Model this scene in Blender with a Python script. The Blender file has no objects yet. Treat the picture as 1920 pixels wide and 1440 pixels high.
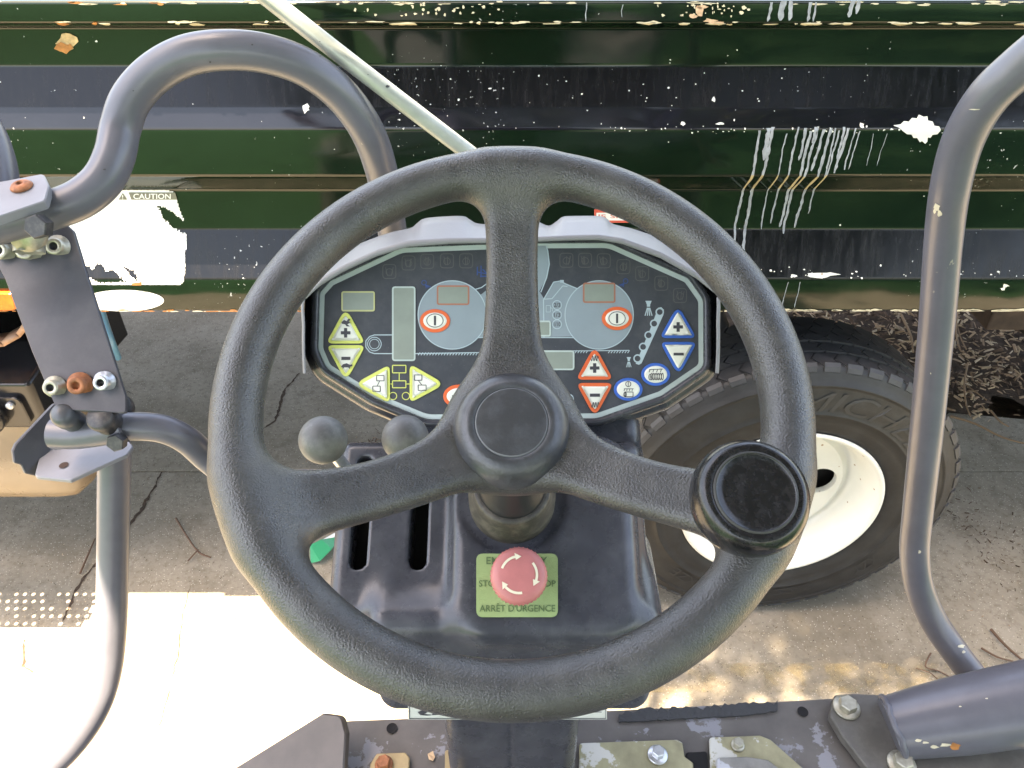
import bpy, bmesh, math, random
import numpy as np
from mathutils import Vector, Matrix
random.seed(7); np.random.seed(7)
SC = bpy.context.scene
COL = SC.collection

# ------------------------------------------------------------------ camera, sky, sun, exposure
CAM_H = 2.24; PITCH = 38.0; F = 1443.0
cd = bpy.data.cameras.new('camera'); cam = bpy.data.objects.new('camera', cd); COL.objects.link(cam)
cam.location = (0, 0, CAM_H); cam.rotation_euler = (math.radians(90-PITCH), 0, 0)
cd.sensor_width = 36; cd.lens = F/1920*36; cd.clip_start = 0.02; cd.clip_end = 500
SC.camera = cam
SUN = Vector((-0.25, -0.06, 0.967)).normalized()
w = bpy.data.worlds.new('World'); SC.world = w; w.use_nodes = True
nt = w.node_tree; bg = nt.nodes['Background']
sky = nt.nodes.new('ShaderNodeTexSky'); sky.sky_type = 'NISHITA'; sky.sun_disc = False
sky.sun_elevation = math.asin(SUN.z); sky.sun_rotation = math.atan2(SUN.x, SUN.y)
sky.air_density = 1.0; sky.dust_density = 2.5; sky.ozone_density = 0.7
nt.links.new(sky.outputs[0], bg.inputs[0]); bg.inputs[1].default_value = 0.13
sl = bpy.data.lights.new('sun', 'SUN'); sl.energy = 4.6; sl.angle = math.radians(0.5); sl.color = (1.0, 0.93, 0.82)
so = bpy.data.objects.new('sun', sl); COL.objects.link(so); so.rotation_euler = SUN.to_track_quat('Z', 'Y').to_euler()
SC.view_settings.view_transform = 'Standard'; SC.view_settings.look = 'None'
SC.view_settings.exposure = 3.2; SC.view_settings.gamma = 1.0
SC.view_settings.use_curve_mapping = False
SC.view_settings.use_white_balance = True; SC.view_settings.white_balance_temperature = 8300; SC.view_settings.white_balance_tint = 13

# ------------------------------------------------------------------ geometry of the place
P = math.radians(PITCH)
FWD = Vector((0, math.cos(P), -math.sin(P))); UP = Vector((0, math.sin(P), math.cos(P))); RT = Vector((1, 0, 0))
C0 = Vector((0, 0, CAM_H))
def CF(px, py, d):
    return C0 + RT*((px-960)/F*d) + UP*((720-py)/F*d) + FWD*d
def ray(px, py): return CF(px, py, 1.0) - C0
def G(px, py, z=0.0):
    r = ray(px, py); return C0 + r*((z-CAM_H)/r.z)
def V(px, py, D):
    r = ray(px, py); return C0 + r*(D/r.y)
def plane_hit(px, py, o, n):
    r = ray(px, py); return C0 + r*((o-C0).dot(n)/r.dot(n))

# ------------------------------------------------------------------ materials
MATS = {}
def mat(name, col, rough=0.5, metal=0.0, var=0.0, vscale=8.0, bump=0.0, bscale=200.0, bdist=0.001,
        col2=None, thr=None, tscale=20.0, coat=0.0, rvar=0.0, spec=0.5, dust=None, dustamt=0.0, speck=None, stretch=None, alpha=None):
    if name in MATS: return MATS[name]
    m = bpy.data.materials.new(name); m.use_nodes = True; MATS[name] = m
    n = m.node_tree.nodes; L = m.node_tree.links; b = n['Principled BSDF']
    b.inputs['Roughness'].default_value = rough; b.inputs['Metallic'].default_value = metal
    b.inputs['Specular IOR Level'].default_value = spec
    if coat: b.inputs['Coat Weight'].default_value = coat; b.inputs['Coat Roughness'].default_value = 0.06
    tc = n.new('ShaderNodeTexCoord'); src = tc.outputs['Object']
    if stretch:
        mp = n.new('ShaderNodeMapping'); mp.inputs['Scale'].default_value = stretch; L.new(src, mp.inputs[0]); src2 = mp.outputs[0]
    else: src2 = src
    def noise(sc, det=5, rgh=0.6, s=None):
        t = n.new('ShaderNodeTexNoise'); t.inputs['Scale'].default_value = sc; t.inputs['Detail'].default_value = det
        t.inputs['Roughness'].default_value = rgh; L.new(s or src, t.inputs['Vector']); return t.outputs['Fac']
    def ramp(fac, a, bb):
        r = n.new('ShaderNodeMapRange'); r.inputs[1].default_value = a; r.inputs[2].default_value = bb; L.new(fac, r.inputs[0]); r.clamp = True; return r.outputs[0]
    def mix(fac, a, bb):
        x = n.new('ShaderNodeMix'); x.data_type = 'RGBA'
        if isinstance(fac, (int, float)): x.inputs[0].default_value = fac
        else: L.new(fac, x.inputs[0])
        for i, v in ((6, a), (7, bb)):
            if isinstance(v, tuple): x.inputs[i].default_value = (*v[:3], 1)
            else: L.new(v, x.inputs[i])
        return x.outputs[2]
    c = tuple(col)
    cur = c
    if var:
        lo = tuple(max(0, x*(1-var)) for x in c); hi = tuple(min(1, x*(1+var)) for x in c)
        cur = mix(ramp(noise(vscale, s=src2), .3, .7), lo, hi)
    if dust: cur = mix(ramp(noise(vscale*2.3, 7, .7, s=src2), .45, .45+max(.02, 1-dustamt)*.6), cur, tuple(dust))
    if col2: 
        f2 = ramp(noise(tscale, 6, .65, s=src2), thr, thr+.025); cur = mix(f2, cur, tuple(col2))
        rr = n.new('ShaderNodeMapRange'); rr.inputs[3].default_value = rough; rr.inputs[4].default_value = max(rough, .6); L.new(f2, rr.inputs[0]); L.new(rr.outputs[0], b.inputs['Roughness'])
    if speck:
        vo = n.new('ShaderNodeTexVoronoi'); vo.inputs['Scale'].default_value = speck[0]; L.new(src, vo.inputs['Vector'])
        f3 = ramp(vo.outputs['Distance'], speck[1], speck[1]*.6)
        cur = mix(f3, cur, tuple(speck[2]))
    if isinstance(cur, tuple): b.inputs['Base Color'].default_value = (*cur[:3], 1)
    else: L.new(cur, b.inputs['Base Color'])
    if rvar and not col2:
        r = n.new('ShaderNodeMapRange'); r.inputs[1].default_value = .3; r.inputs[2].default_value = .7
        r.inputs[3].default_value = max(.02, rough-rvar); r.inputs[4].default_value = min(1, rough+rvar); L.new(noise(vscale*1.7, 6, .7, s=src2), r.inputs[0]); L.new(r.outputs[0], b.inputs['Roughness'])
    if bump:
        bp = n.new('ShaderNodeBump'); bp.inputs['Strength'].default_value = bump; bp.inputs['Distance'].default_value = bdist
        L.new(noise(bscale, 3, .55), bp.inputs['Height']); L.new(bp.outputs[0], b.inputs['Normal'])
    return m
WHEEL = mat('moulded rubber', (.041, .040, .038), .30, spec=.9, bump=.75, bscale=760, bdist=.0010, var=.15, vscale=14, dust=(.078, .075, .068), dustamt=.55, rvar=.09)
HUB = mat('scuffed rubber cap', (.040, .042, .046), .38, spec=.9, bump=.3, bscale=450, bdist=.0008, var=.12, vscale=30, dust=(.085, .09, .10), dustamt=.4)
KNOB = mat('black gloss plastic', (.010, .010, .011), .22, bump=.05, bscale=300, var=.3, vscale=80, dust=(.035, .033, .035), dustamt=.3, rvar=.1)
BALL = mat('grey dusty ball', (.10, .10, .098), .5, bump=.2, bscale=500, bdist=.0005, var=.2, vscale=30, dust=(.2, .2, .185), dustamt=.4)
CONS = mat('slate console plastic', (.042, .044, .054), .27, bump=.10, bscale=900, bdist=.0004, var=.15, vscale=12, dust=(.078, .081, .092), dustamt=.5, rvar=.1, speck=(85, .035, (.2, .2, .21)))
SHELL = mat('grey housing plastic', (.22, .22, .225), .42, bump=.2, bscale=500, bdist=.0005, var=.08, vscale=9)
TUBE = mat('slate grey tube paint', (.125, .127, .15), .32, metal=.1, var=.10, vscale=20, rvar=.08, bump=.05, bscale=250, bdist=.0006, col2=(.36, .33, .28), thr=.70, tscale=24)
PLATE = mat('slate plate paint', (.062, .063, .076), .38, var=.12, vscale=18, dust=(.085, .086, .098), dustamt=.35, bump=.1, bscale=150, bdist=.0006, col2=(.3, .24, .19), thr=.76, tscale=40)
FLOORM = mat('scuffed floor plate', (.115, .102, .092), .42, var=.25, vscale=15, col2=(.24, .235, .25), thr=.58, tscale=20, bump=.2, bscale=90)
BRASS = mat('zinc yellow plate', (.34, .31, .19), .42, metal=.35, var=.3, vscale=22, col2=(.60, .58, .52), thr=.55, tscale=16, bump=.2, bscale=60)
BOLT = mat('dull zinc bolt', (.40, .38, .31), .4, metal=.6, var=.25, vscale=90, bump=.2, bscale=400)
BOLTR = mat('rusty bolt', (.34, .13, .06), .6, metal=.25, var=.4, vscale=120, bump=.4, bscale=400)
BOLTK = mat('black bolt', (.035, .035, .04), .45, var=.3, vscale=60, dust=(.12, .11, .10), dustamt=.3)
BOLTS = mat('bright zinc bolt', (.55, .57, .60), .32, metal=.7, var=.2, vscale=90)
HOLE = mat('dark hole', (.004, .003, .003), .8)
GALV = mat('galvanised rod', (.40, .43, .38), .4, metal=.3, var=.18, vscale=25, col2=(.12, .09, .06), thr=.75, tscale=40)
MEMB = mat('slate membrane print', (.050, .056, .067), .36, var=.10, vscale=25, dust=(.078, .083, .092), dustamt=.45, speck=(150, .055, (.16, .17, .18)))
MINT = mat('mint print', (.48, .57, .54), .45, var=.04, vscale=30)
GAUGE = mat('grey blue print', (.25, .31, .34), .42, var=.05, vscale=30)
LINEM = mat('pale blue print', (.42, .53, .57), .45)
LCD = mat('lcd glass', (.26, .30, .26), .3, var=.08, vscale=40)
YEL = mat('yellow print', (.66, .70, .17), .45); YELL = mat('faded yellow print', (.52, .52, .25), .45)
ORA = mat('orange print', (.78, .14, .045), .45); BLU = mat('blue print', (.03, .13, .50), .45); BLUD = mat('faint blue print', (.035, .085, .26), .45)
KEYW = mat('cream key', (.78, .79, .70), .45, var=.04, vscale=40); INK = mat('ink print', (.05, .05, .06), .5); GHOST = mat('ghost icon print', (.105, .106, .108), .5)
RED = mat('faded red plastic', (.50, .165, .155), .45, var=.08, vscale=70, bump=.05, bscale=300); CREAM = mat('cream arrow print', (.75, .68, .50), .5)
GREENL = mat('lime sticker', (.29, .39, .16), .5, var=.06, vscale=60, bump=.6, bscale=1000, bdist=.0006); INKG = mat('dark green print', (.09, .15, .06), .5)
WHITE = mat('white sticker', (.80, .80, .78), .45, var=.03, vscale=8); WHITEP = mat('white paint', (.74, .75, .70), .35, var=.05, vscale=6, speck=(22, .10, (.35, .25, .16)))
CREAMP = mat('cream primer paint', (.62, .56, .42), .6, var=.15, vscale=40); RUSTP = mat('orange rust', (.42, .17, .05), .8, var=.4, vscale=60)
DRIP = mat('pale drip', (.28, .31, .35), .6, var=.3, vscale=70); DRIPT = mat('tan drip', (.42, .35, .22), .6, var=.25, vscale=70)
TIRE = mat('tyre rubber', (.011, .012, .0135), .58, var=.25, vscale=7, dust=(.030, .033, .036), dustamt=.3, bump=.25, bscale=120, bdist=.001)
TREAD = mat('tread rubber', (.036, .038, .042), .55, var=.25, vscale=20, bump=.3, bscale=150, bdist=.001)
TLET = mat('tyre lettering', (.026, .028, .030), .6)
DARKM = mat('dark chassis steel', (.02, .018, .017), .7, var=.4, vscale=10)
FOAM = mat('torn black foam', (.05, .05, .052), .9, bump=.8, bscale=90, bdist=.004)
def truck_paint(name, dusty, base):
    m = mat(name, base, .09 if not dusty else .24, coat=0, spec=.42 if not dusty else .28)
    n = m.node_tree.nodes; L = m.node_tree.links; b = n['Principled BSDF']
    tc = n.new('ShaderNodeTexCoord')
    mp = n.new('ShaderNodeMapping'); mp.inputs['Scale'].default_value = (6, 1, 1) if dusty else (1, 1, 1.6); L.new(tc.outputs['Object'], mp.inputs[0])
    t = n.new('ShaderNodeTexNoise'); t.inputs['Scale'].default_value = 9 if dusty else 5; t.inputs['Detail'].default_value = 8; t.inputs['Roughness'].default_value = .75; L.new(mp.outputs[0], t.inputs[0])
    r = n.new('ShaderNodeMapRange'); r.inputs[1].default_value = .42; r.inputs[2].default_value = .72; L.new(t.outputs[0], r.inputs[0])
    mx = n.new('ShaderNodeMix'); mx.data_type = 'RGBA'; mx.inputs[6].default_value = (*base, 1); mx.inputs[7].default_value = (.010, .010, .012, 1) if dusty else tuple(x*1.5 for x in base)+(1,)
    L.new(r.outputs[0], mx.inputs[0])
    vo = n.new('ShaderNodeTexNoise'); vo.inputs['Scale'].default_value = 130; vo.inputs['Detail'].default_value = 2; L.new(tc.outputs['Object'], vo.inputs[0])
    big = n.new('ShaderNodeTexNoise'); big.inputs['Scale'].default_value = 3; L.new(tc.outputs['Object'], big.inputs[0])
    ad = n.new('ShaderNodeMath'); ad.operation = 'MULTIPLY_ADD'; L.new(big.outputs[0], ad.inputs[0]); ad.inputs[1].default_value = .35; L.new(vo.outputs[0], ad.inputs[2])
    r2 = n.new('ShaderNodeMapRange'); r2.inputs[1].default_value = .945; r2.inputs[2].default_value = .97; L.new(ad.outputs[0], r2.inputs[0])
    mx2 = n.new('ShaderNodeMix'); mx2.data_type = 'RGBA'; mx2.inputs[7].default_value = (.4, .42, .42, 1); L.new(mx.outputs[2], mx2.inputs[6]); L.new(r2.outputs[0], mx2.inputs[0])
    L.new(mx2.outputs[2], b.inputs['Base Color'])
    rr = n.new('ShaderNodeMapRange'); rr.inputs[3].default_value = .06 if not dusty else .14; rr.inputs[4].default_value = .16 if not dusty else .34; L.new(r.outputs[0], rr.inputs[0]); L.new(rr.outputs[0], b.inputs['Roughness'])
    bn = n.new('ShaderNodeTexNoise'); bn.inputs['Scale'].default_value = 2.2; bn.inputs['Detail'].default_value = 3; L.new(tc.outputs['Object'], bn.inputs[0])
    bp = n.new('ShaderNodeBump'); bp.inputs['Strength'].default_value = .5; bp.inputs['Distance'].default_value = .010; L.new(bn.outputs[0], bp.inputs['Height']); L.new(bp.outputs[0], b.inputs['Normal'])
    return m
TPAINT = truck_paint('dark green truck paint', False, (.0025, .009, .0045))
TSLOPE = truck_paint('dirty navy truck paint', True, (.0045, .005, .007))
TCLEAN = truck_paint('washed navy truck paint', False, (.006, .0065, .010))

# ------------------------------------------------------------------ mesh helpers
class MB:
    def __init__(s): s.v = []; s.f = []; s.m = []; s.sm = []
    def add(s, vs, fs, mi=0, smooth=False):
        o = len(s.v); s.v += [Vector(v) for v in vs]
        for f in fs: s.f.append([i+o for i in f]); s.m.append(mi); s.sm.append(smooth)
    def box(s, lo, hi, M=None, mi=0):
        x0, y0, z0 = lo; x1, y1, z1 = hi
        vs = [Vector(p) for p in ((x0,y0,z0),(x1,y0,z0),(x1,y1,z0),(x0,y1,z0),(x0,y0,z1),(x1,y0,z1),(x1,y1,z1),(x0,y1,z1))]
        if M: vs = [M @ v for v in vs]
        s.add(vs, [(3,2,1,0),(4,5,6,7),(0,1,5,4),(1,2,6,5),(2,3,7,6),(3,0,4,7)], mi)
    def prism(s, top, off, mi=0, mi_side=None, bevel=0.0):
        # top: ordered 3D points, off: vector from the top face to the back face
        n = len(top); off = Vector(off); top = [Vector(p) for p in top]
        c = sum(top, Vector())/n
        if bevel:
            ring0 = [p+(c-p).normalized()*bevel for p in top]; ring1 = [p+off.normalized()*bevel for p in top]
            rings = [ring0, ring1, [p+off for p in top]]
        else: rings = [top, [p+off for p in top]]
        vs = [p for r in rings for p in r]; fs = []
        fs.append(list(range(n)))
        for k in range(len(rings)-1):
            for i in range(n):
                j = (i+1) % n; fs.append([k*n+j, k*n+i, (k+1)*n+i, (k+1)*n+j])
        fs.append([(len(rings)-1)*n+i for i in reversed(range(n))])
        o = len(s.v); s.v += vs
        for k, f in enumerate(fs):
            s.f.append([i+o for i in f]); s.m.append(mi if k == 0 or mi_side is None else mi_side); s.sm.append(False)
    def tube(s, pts, rad, n=16, mi=0, caps=True, sub=6):
        pts = [Vector(p) for p in pts]; rad = rad if isinstance(rad, (list, tuple)) else [rad]*len(pts)
        Q = []; R = []
        if sub > 1 and len(pts) > 2:
            E = [pts[0]*2-pts[1]]+pts+[pts[-1]*2-pts[-2]]
            for i in range(1, len(E)-2):
                for k in range(sub):
                    t = k/sub; a, b, c, d = E[i-1], E[i], E[i+1], E[i+2]
                    Q.append(.5*((2*b)+(c-a)*t+(2*a-5*b+4*c-d)*t*t+(3*b-a-3*c+d)*t**3)); R.append(rad[i-1]*(1-t)+rad[i]*t)
            Q.append(pts[-1]); R.append(rad[-1])
        else: Q, R = pts, rad
        T = [(Q[min(i+1, len(Q)-1)]-Q[max(i-1, 0)]).normalized() for i in range(len(Q))]
        u = T[0].orthogonal().normalized(); vs = []
        for i, q in enumerate(Q):
            u = (u-T[i]*u.dot(T[i])).normalized(); v = T[i].cross(u)
            for k in range(n):
                a = 2*math.pi*k/n; vs.append(q+(u*math.cos(a)+v*math.sin(a))*R[i])
        fs = []
        for i in range(len(Q)-1):
            for k in range(n): fs.append((i*n+k, i*n+(k+1)%n, (i+1)*n+(k+1)%n, (i+1)*n+k))
        s.add(vs, fs, mi, True)
        if caps: s.add(vs[:n], [list(reversed(range(n)))], mi); s.add(vs[-n:], [list(range(n))], mi)
    def lathe(s, prof, M, n=48, mi=0, smooth=True, sharp=()):
        # prof: (r, z) list, axis +Z of M; mi may be a list per segment
        vs = []; 
        for r, z in prof:
            for k in range(n): a = 2*math.pi*k/n; vs.append(M @ Vector((r*math.cos(a), r*math.sin(a), z)))
        o = len(s.v); s.v += vs
        for i in range(len(prof)-1):
            m_ = mi[i] if isinstance(mi, list) else mi
            for k in range(n):
                s.f.append([o+i*n+k, o+(i+1)*n+k, o+(i+1)*n+(k+1)%n, o+i*n+(k+1)%n][::-1]); s.m.append(m_); s.sm.append(smooth)
    def loft(s, rings, mi=0, closed=True, smooth=True):
        n = len(rings[0]); vs = [p for r in rings for p in r]; fs = []
        for k in range(len(rings)-1):
            for i in range(n if closed else n-1):
                j = (i+1) % n; fs.append([k*n+i, k*n+j, (k+1)*n+j, (k+1)*n+i])
        s.add(vs, fs, mi, smooth)
    def build(s, name, mats, parent=None, kind=None, bevel=0, autos=True):
        me = bpy.data.meshes.new(name)
        c = Vector()
        if s.v:
            A = np.array([tuple(v) for v in s.v]); c = Vector(((A.min(0)+A.max(0))/2).tolist())
        me.from_pydata([tuple(v-c) for v in s.v], [], s.f)
        if not isinstance(mats, (list, tuple)): mats = [mats]
        for m in mats: me.materials.append(m)
        me.polygons.foreach_set('material_index', s.m); me.polygons.foreach_set('use_smooth', s.sm)
        me.update()
        return link(name, me, c, parent, kind, bevel)
def link(name, me, c, parent=None, kind=None, bevel=0):
    o = bpy.data.objects.new(name, me); COL.objects.link(o); o.location = c
    if parent: 
        o.parent = parent; o.matrix_parent_inverse = wm(parent).inverted()
    if kind: o['kind'] = kind
    if bevel:
        b = o.modifiers.new('bevel', 'BEVEL'); b.width = bevel; b.segments = 2; b.limit_method = 'ANGLE'
    return o
def wm(o):
    m = Matrix.LocRotScale(o.location, o.rotation_euler, o.scale)
    if o.parent: m = wm(o.parent) @ o.matrix_parent_inverse @ m
    return m
def tag(o, label=None, cat=None, group=None, kind=None):
    for k, v in (('label', label), ('category', cat), ('group', group), ('kind', kind)):
        if v: o[k] = v
    return o
def empty(name, loc, label, cat, group=None):
    o = bpy.data.objects.new(name, None); COL.objects.link(o); o.location = loc; o.empty_display_size = .1
    return tag(o, label, cat, group)
def frame(o, z, x=None):
    z = Vector(z).normalized(); x = Vector(x or (1, 0, 0)); x = (x-z*x.dot(z)).normalized(); y = z.cross(x)
    M = Matrix((x, y, z)).transposed().to_4x4(); M.translation = Vector(o); return M
def rounded(poly, r, n=5):
    out = []; N = len(poly)
    for i in range(N):
        p = Vector((*poly[i][:2], 0)); a = Vector((*poly[i-1][:2], 0)); b = Vector((*poly[(i+1) % N][:2], 0))
        rr = poly[i][2] if len(poly[i]) > 2 else r
        da = (a-p); db = (b-p); ang = da.angle(db); t = min(rr/math.tan(ang/2) if ang > .01 else 0, da.length*.49, db.length*.49)
        p0 = p+da.normalized()*t; p1 = p+db.normalized()*t
        for k in range(n+1):
            u = k/n; q = p0*(1-u)**2+p*2*u*(1-u)+p1*u*u; out.append((q.x, q.y))
    return out
def grow(poly, d):
    N = len(poly); out = []
    ar = sum(poly[i][0]*poly[(i+1)%N][1]-poly[(i+1)%N][0]*poly[i][1] for i in range(N)); sg = 1 if ar > 0 else -1
    for i in range(N):
        a = poly[i-1]; b = poly[(i+1) % N]; tx, ty = b[0]-a[0], b[1]-a[1]; l = math.hypot(tx, ty) or 1
        out.append((poly[i][0]+sg*ty/l*d, poly[i][1]-sg*tx/l*d))
    return out
FONT_CACHE = {}
def text2d(t, shear=0.0, bold=0.0):
    key = (t, shear, bold)
    if key in FONT_CACHE: return FONT_CACHE[key]
    cu = bpy.data.curves.new('lettering', 'FONT'); cu.body = t; cu.shear = shear; cu.offset = bold; cu.resolution_u = 3
    o = bpy.data.objects.new('lettering', cu); COL.objects.link(o)
    dg = bpy.context.evaluated_depsgraph_get(); dg.update()
    me = o.evaluated_get(dg).to_mesh()
    vs = [(v.co.x, v.co.y) for v in me.vertices]; fs = [list(p.vertices) for p in me.polygons]
    o.evaluated_get(dg).to_mesh_clear(); bpy.data.objects.remove(o); bpy.data.curves.remove(cu)
    xs = [v[0] for v in vs]; ys = [v[1] for v in vs]; x0, x1, y0, y1 = min(xs), max(xs), min(ys), max(ys)
    vs = [((x-x0)/(x1-x0), (y-y0)/(y1-y0)) for x, y in vs]
    FONT_CACHE[key] = (vs, fs); return vs, fs
def put_text(mb, t, fn, mi=0, **k):
    # fn maps (u, v) in the unit box (v up) to a 3D point
    vs, fs = text2d(t, **k); mb.add([fn(u, v) for u, v in vs], fs, mi)

# signed distance surfaces -> mesh (surface nets, vertices projected onto the surface)
def smin(a, b, k):
    h = np.clip(.5+.5*(b-a)/k, 0, 1); return b*(1-h)+a*h-k*h*(1-h)
def smax(a, b, k): return -smin(-a, -b, k)
def rbox(p, c, h, r):
    q = np.abs(p-np.array(c))-(np.array(h)-r); return np.linalg.norm(np.maximum(q, 0), axis=-1)+np.minimum(q.max(-1), 0)-r
def sdf_mesh(fn, lo, hi, h):
    lo = np.array(lo, float); hi = np.array(hi, float); N = np.ceil((hi-lo)/h).astype(int)+1
    ax = [lo[i]+h*np.arange(N[i]) for i in range(3)]
    val = np.empty(N)
    for i in range(N[0]):
        Y, Z = np.meshgrid(ax[1], ax[2], indexing='ij'); val[i] = fn(np.stack([np.full_like(Y, ax[0][i]), Y, Z], -1))
    ins = val < 0
    cnt = sum(ins[a:N[0]-1+a, b:N[1]-1+b, c:N[2]-1+c].astype(int) for a in (0, 1) for b in (0, 1) for c in (0, 1))
    act = (cnt > 0) & (cnt < 8); idx = np.full(act.shape, -1); idx[act] = np.arange(act.sum())
    p = lo+(np.argwhere(act)+.5)*h
    for it in range(8):
        e = h*.2; f0 = fn(p); g = np.stack([fn(p+np.eye(3)[i]*e)-fn(p-np.eye(3)[i]*e) for i in range(3)], -1)/(2*e)
        gn = (g*g).sum(-1)+1e-9; st = -f0/gn; stp = g*st[:, None]; l = np.linalg.norm(stp, axis=1)+1e-12
        p = p+stp*np.minimum(1, .5*h/l)[:, None]
    faces = []
    for a in range(3):
        b, c = (a+1) % 3, (a+2) % 3
        s0 = [slice(None)]*3; s1 = [slice(None)]*3; s0[a] = slice(0, -1); s1[a] = slice(1, None)
        cr = ins[tuple(s0)] != ins[tuple(s1)]; e = np.argwhere(cr)
        ok = (e[:, b] > 0) & (e[:, c] > 0) & (e[:, b] < N[b]-1) & (e[:, c] < N[c]-1); e = e[ok]
        def cell(db, dc):
            q = e.copy(); q[:, b] -= db; q[:, c] -= dc; return idx[q[:, 0], q[:, 1], q[:, 2]]
        q = np.stack([cell(1, 1), cell(0, 1), cell(0, 0), cell(1, 0)], 1)
        fl = ins[e[:, 0], e[:, 1], e[:, 2]]; q[~fl] = q[~fl][:, ::-1]; faces.append(q)
    return p, np.concatenate(faces)
def sdf_obj(name, fn, lo, hi, h, M, mats, parent, matfn=None):
    p, f = sdf_mesh(fn, lo, hi, h); f = f[(f >= 0).all(1)]
    me = bpy.data.meshes.new(name); me.from_pydata(p.tolist(), [], f.tolist())
    for m in (mats if isinstance(mats, list) else [mats]): me.materials.append(m)
    me.polygons.foreach_set('use_smooth', [True]*len(me.polygons)); me.update()
    o = bpy.data.objects.new(name, me); COL.objects.link(o); o.matrix_world = M
    o.parent = parent; o.matrix_parent_inverse = wm(parent).inverted()
    o.location = M.translation; o.rotation_euler = M.to_euler()
    return o

# ================================================================== ground
def concrete():
    m = mat('weathered concrete', (.30, .28, .235), .85)
    n = m.node_tree.nodes; L = m.node_tree.links; b = n['Principled BSDF']
    geo = n.new('ShaderNodeNewGeometry')
    def noise(sc, det=6, r=.6):
        t = n.new('ShaderNodeTexNoise'); t.inputs['Scale'].default_value = sc; t.inputs['Detail'].default_value = det; t.inputs['Roughness'].default_value = r; L.new(geo.outputs['Position'], t.inputs[0]); return t.outputs[0]
    def mr(f, a, c, x=0., y=1.):
        r = n.new('ShaderNodeMapRange'); r.inputs[1].default_value = a; r.inputs[2].default_value = c; r.inputs[3].default_value = x; r.inputs[4].default_value = y; L.new(f, r.inputs[0]); return r.outputs[0]
    def mix(f, a, c):
        x = n.new('ShaderNodeMix'); x.data_type = 'RGBA'; L.new(f, x.inputs[0])
        for i, v in ((6, a), (7, c)):
            if isinstance(v, tuple): x.inputs[i].default_value = (*v, 1)
            else: L.new(v, x.inputs[i])
        return x.outputs[2]
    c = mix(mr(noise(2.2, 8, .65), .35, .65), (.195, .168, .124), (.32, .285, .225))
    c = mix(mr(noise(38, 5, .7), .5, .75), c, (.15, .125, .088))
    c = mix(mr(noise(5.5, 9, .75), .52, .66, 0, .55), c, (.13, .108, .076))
    v = n.new('ShaderNodeTexVoronoi'); v.inputs['Scale'].default_value = 95; L.new(geo.outputs['Position'], v.inputs[0])
    c = mix(mr(v.outputs['Distance'], .20, .12), c, (.46, .43, .36))
    v2 = n.new('ShaderNodeTexVoronoi'); v2.inputs['Scale'].default_value = 50; v2.inputs['Randomness'].default_value = 1; L.new(geo.outputs['Position'], v2.inputs[0])
    c = mix(mr(v2.outputs['Distance'], .13, .08), c, (.075, .06, .045))
    L.new(c, b.inputs['Base Color'])
    bp = n.new('ShaderNodeBump'); bp.inputs['Strength'].default_value = .6; bp.inputs['Distance'].default_value = .003; L.new(noise(85, 6, .7), bp.inputs['Height']); L.new(bp.outputs[0], b.inputs['Normal'])
    return m
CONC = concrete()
SOIL = mat('dark bed soil', (.07, .045, .028), .95, var=.5, vscale=20, bump=.8, bscale=60, bdist=.01)
LAWN = mat('mown lawn', (.020, .072, .022), .9, var=.4, vscale=5, bump=.8, bscale=90, bdist=.02)
mb = MB(); mb.add([(-150, -150, -.09), (150, -150, -.09), (150, 150, -.09), (-150, 150, -.09)], [(0, 1, 2, 3)])
g = mb.build('ground', SOIL, kind='structure')
mb = MB(); mb.add([(-150, -150, -.03), (150, -150, -.03), (150, -.35, -.03), (-150, -.35, -.03)], [(0, 1, 2, 3)])
mb.build('lawn', LAWN, kind='structure')
yard = bpy.data.objects.new('concrete_yard', None); COL.objects.link(yard); yard['kind'] = 'structure'
_ja, _jb = G(357, 1105), G(330, 1222)
JS = (_ja.x-_jb.x)/(_ja.y-_jb.y)
def joint_x(D): return _ja.x+JS*(D-_ja.y)      # slight skew of the cross joints
def slab(a, b, c, d, nm='slab'):
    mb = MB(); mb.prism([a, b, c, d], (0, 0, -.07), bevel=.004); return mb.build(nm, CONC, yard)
gp = .003
rows = [(-.35, 2.28)]
xs = [-9, -5.5, 3.6, 10]
for (d0, d1) in rows:
    for i in range(len(xs)-1):
        sx = lambda x, D: (x+JS*(D-1.2), D, 0)
        slab(sx(xs[i]+gp, d0+gp), sx(xs[i+1]-gp, d0+gp), sx(xs[i+1]-gp, d1-gp), sx(xs[i]+gp, d1-gp))
xs2 = [-9, -6.4, -3.9, 1.1]
for i in range(len(xs2)-1): slab((xs2[i]+gp, 2.28+gp, 0), (xs2[i+1]-gp, 2.28+gp, 0), (xs2[i+1]-gp, 5.2, 0), (xs2[i]+gp, 5.2, 0))
slab((1.1+gp, 2.28+gp, 0), (4.2, 2.28+gp, 0), (4.2, 2.34, 0), (1.1+gp, 2.78, 0))
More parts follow.
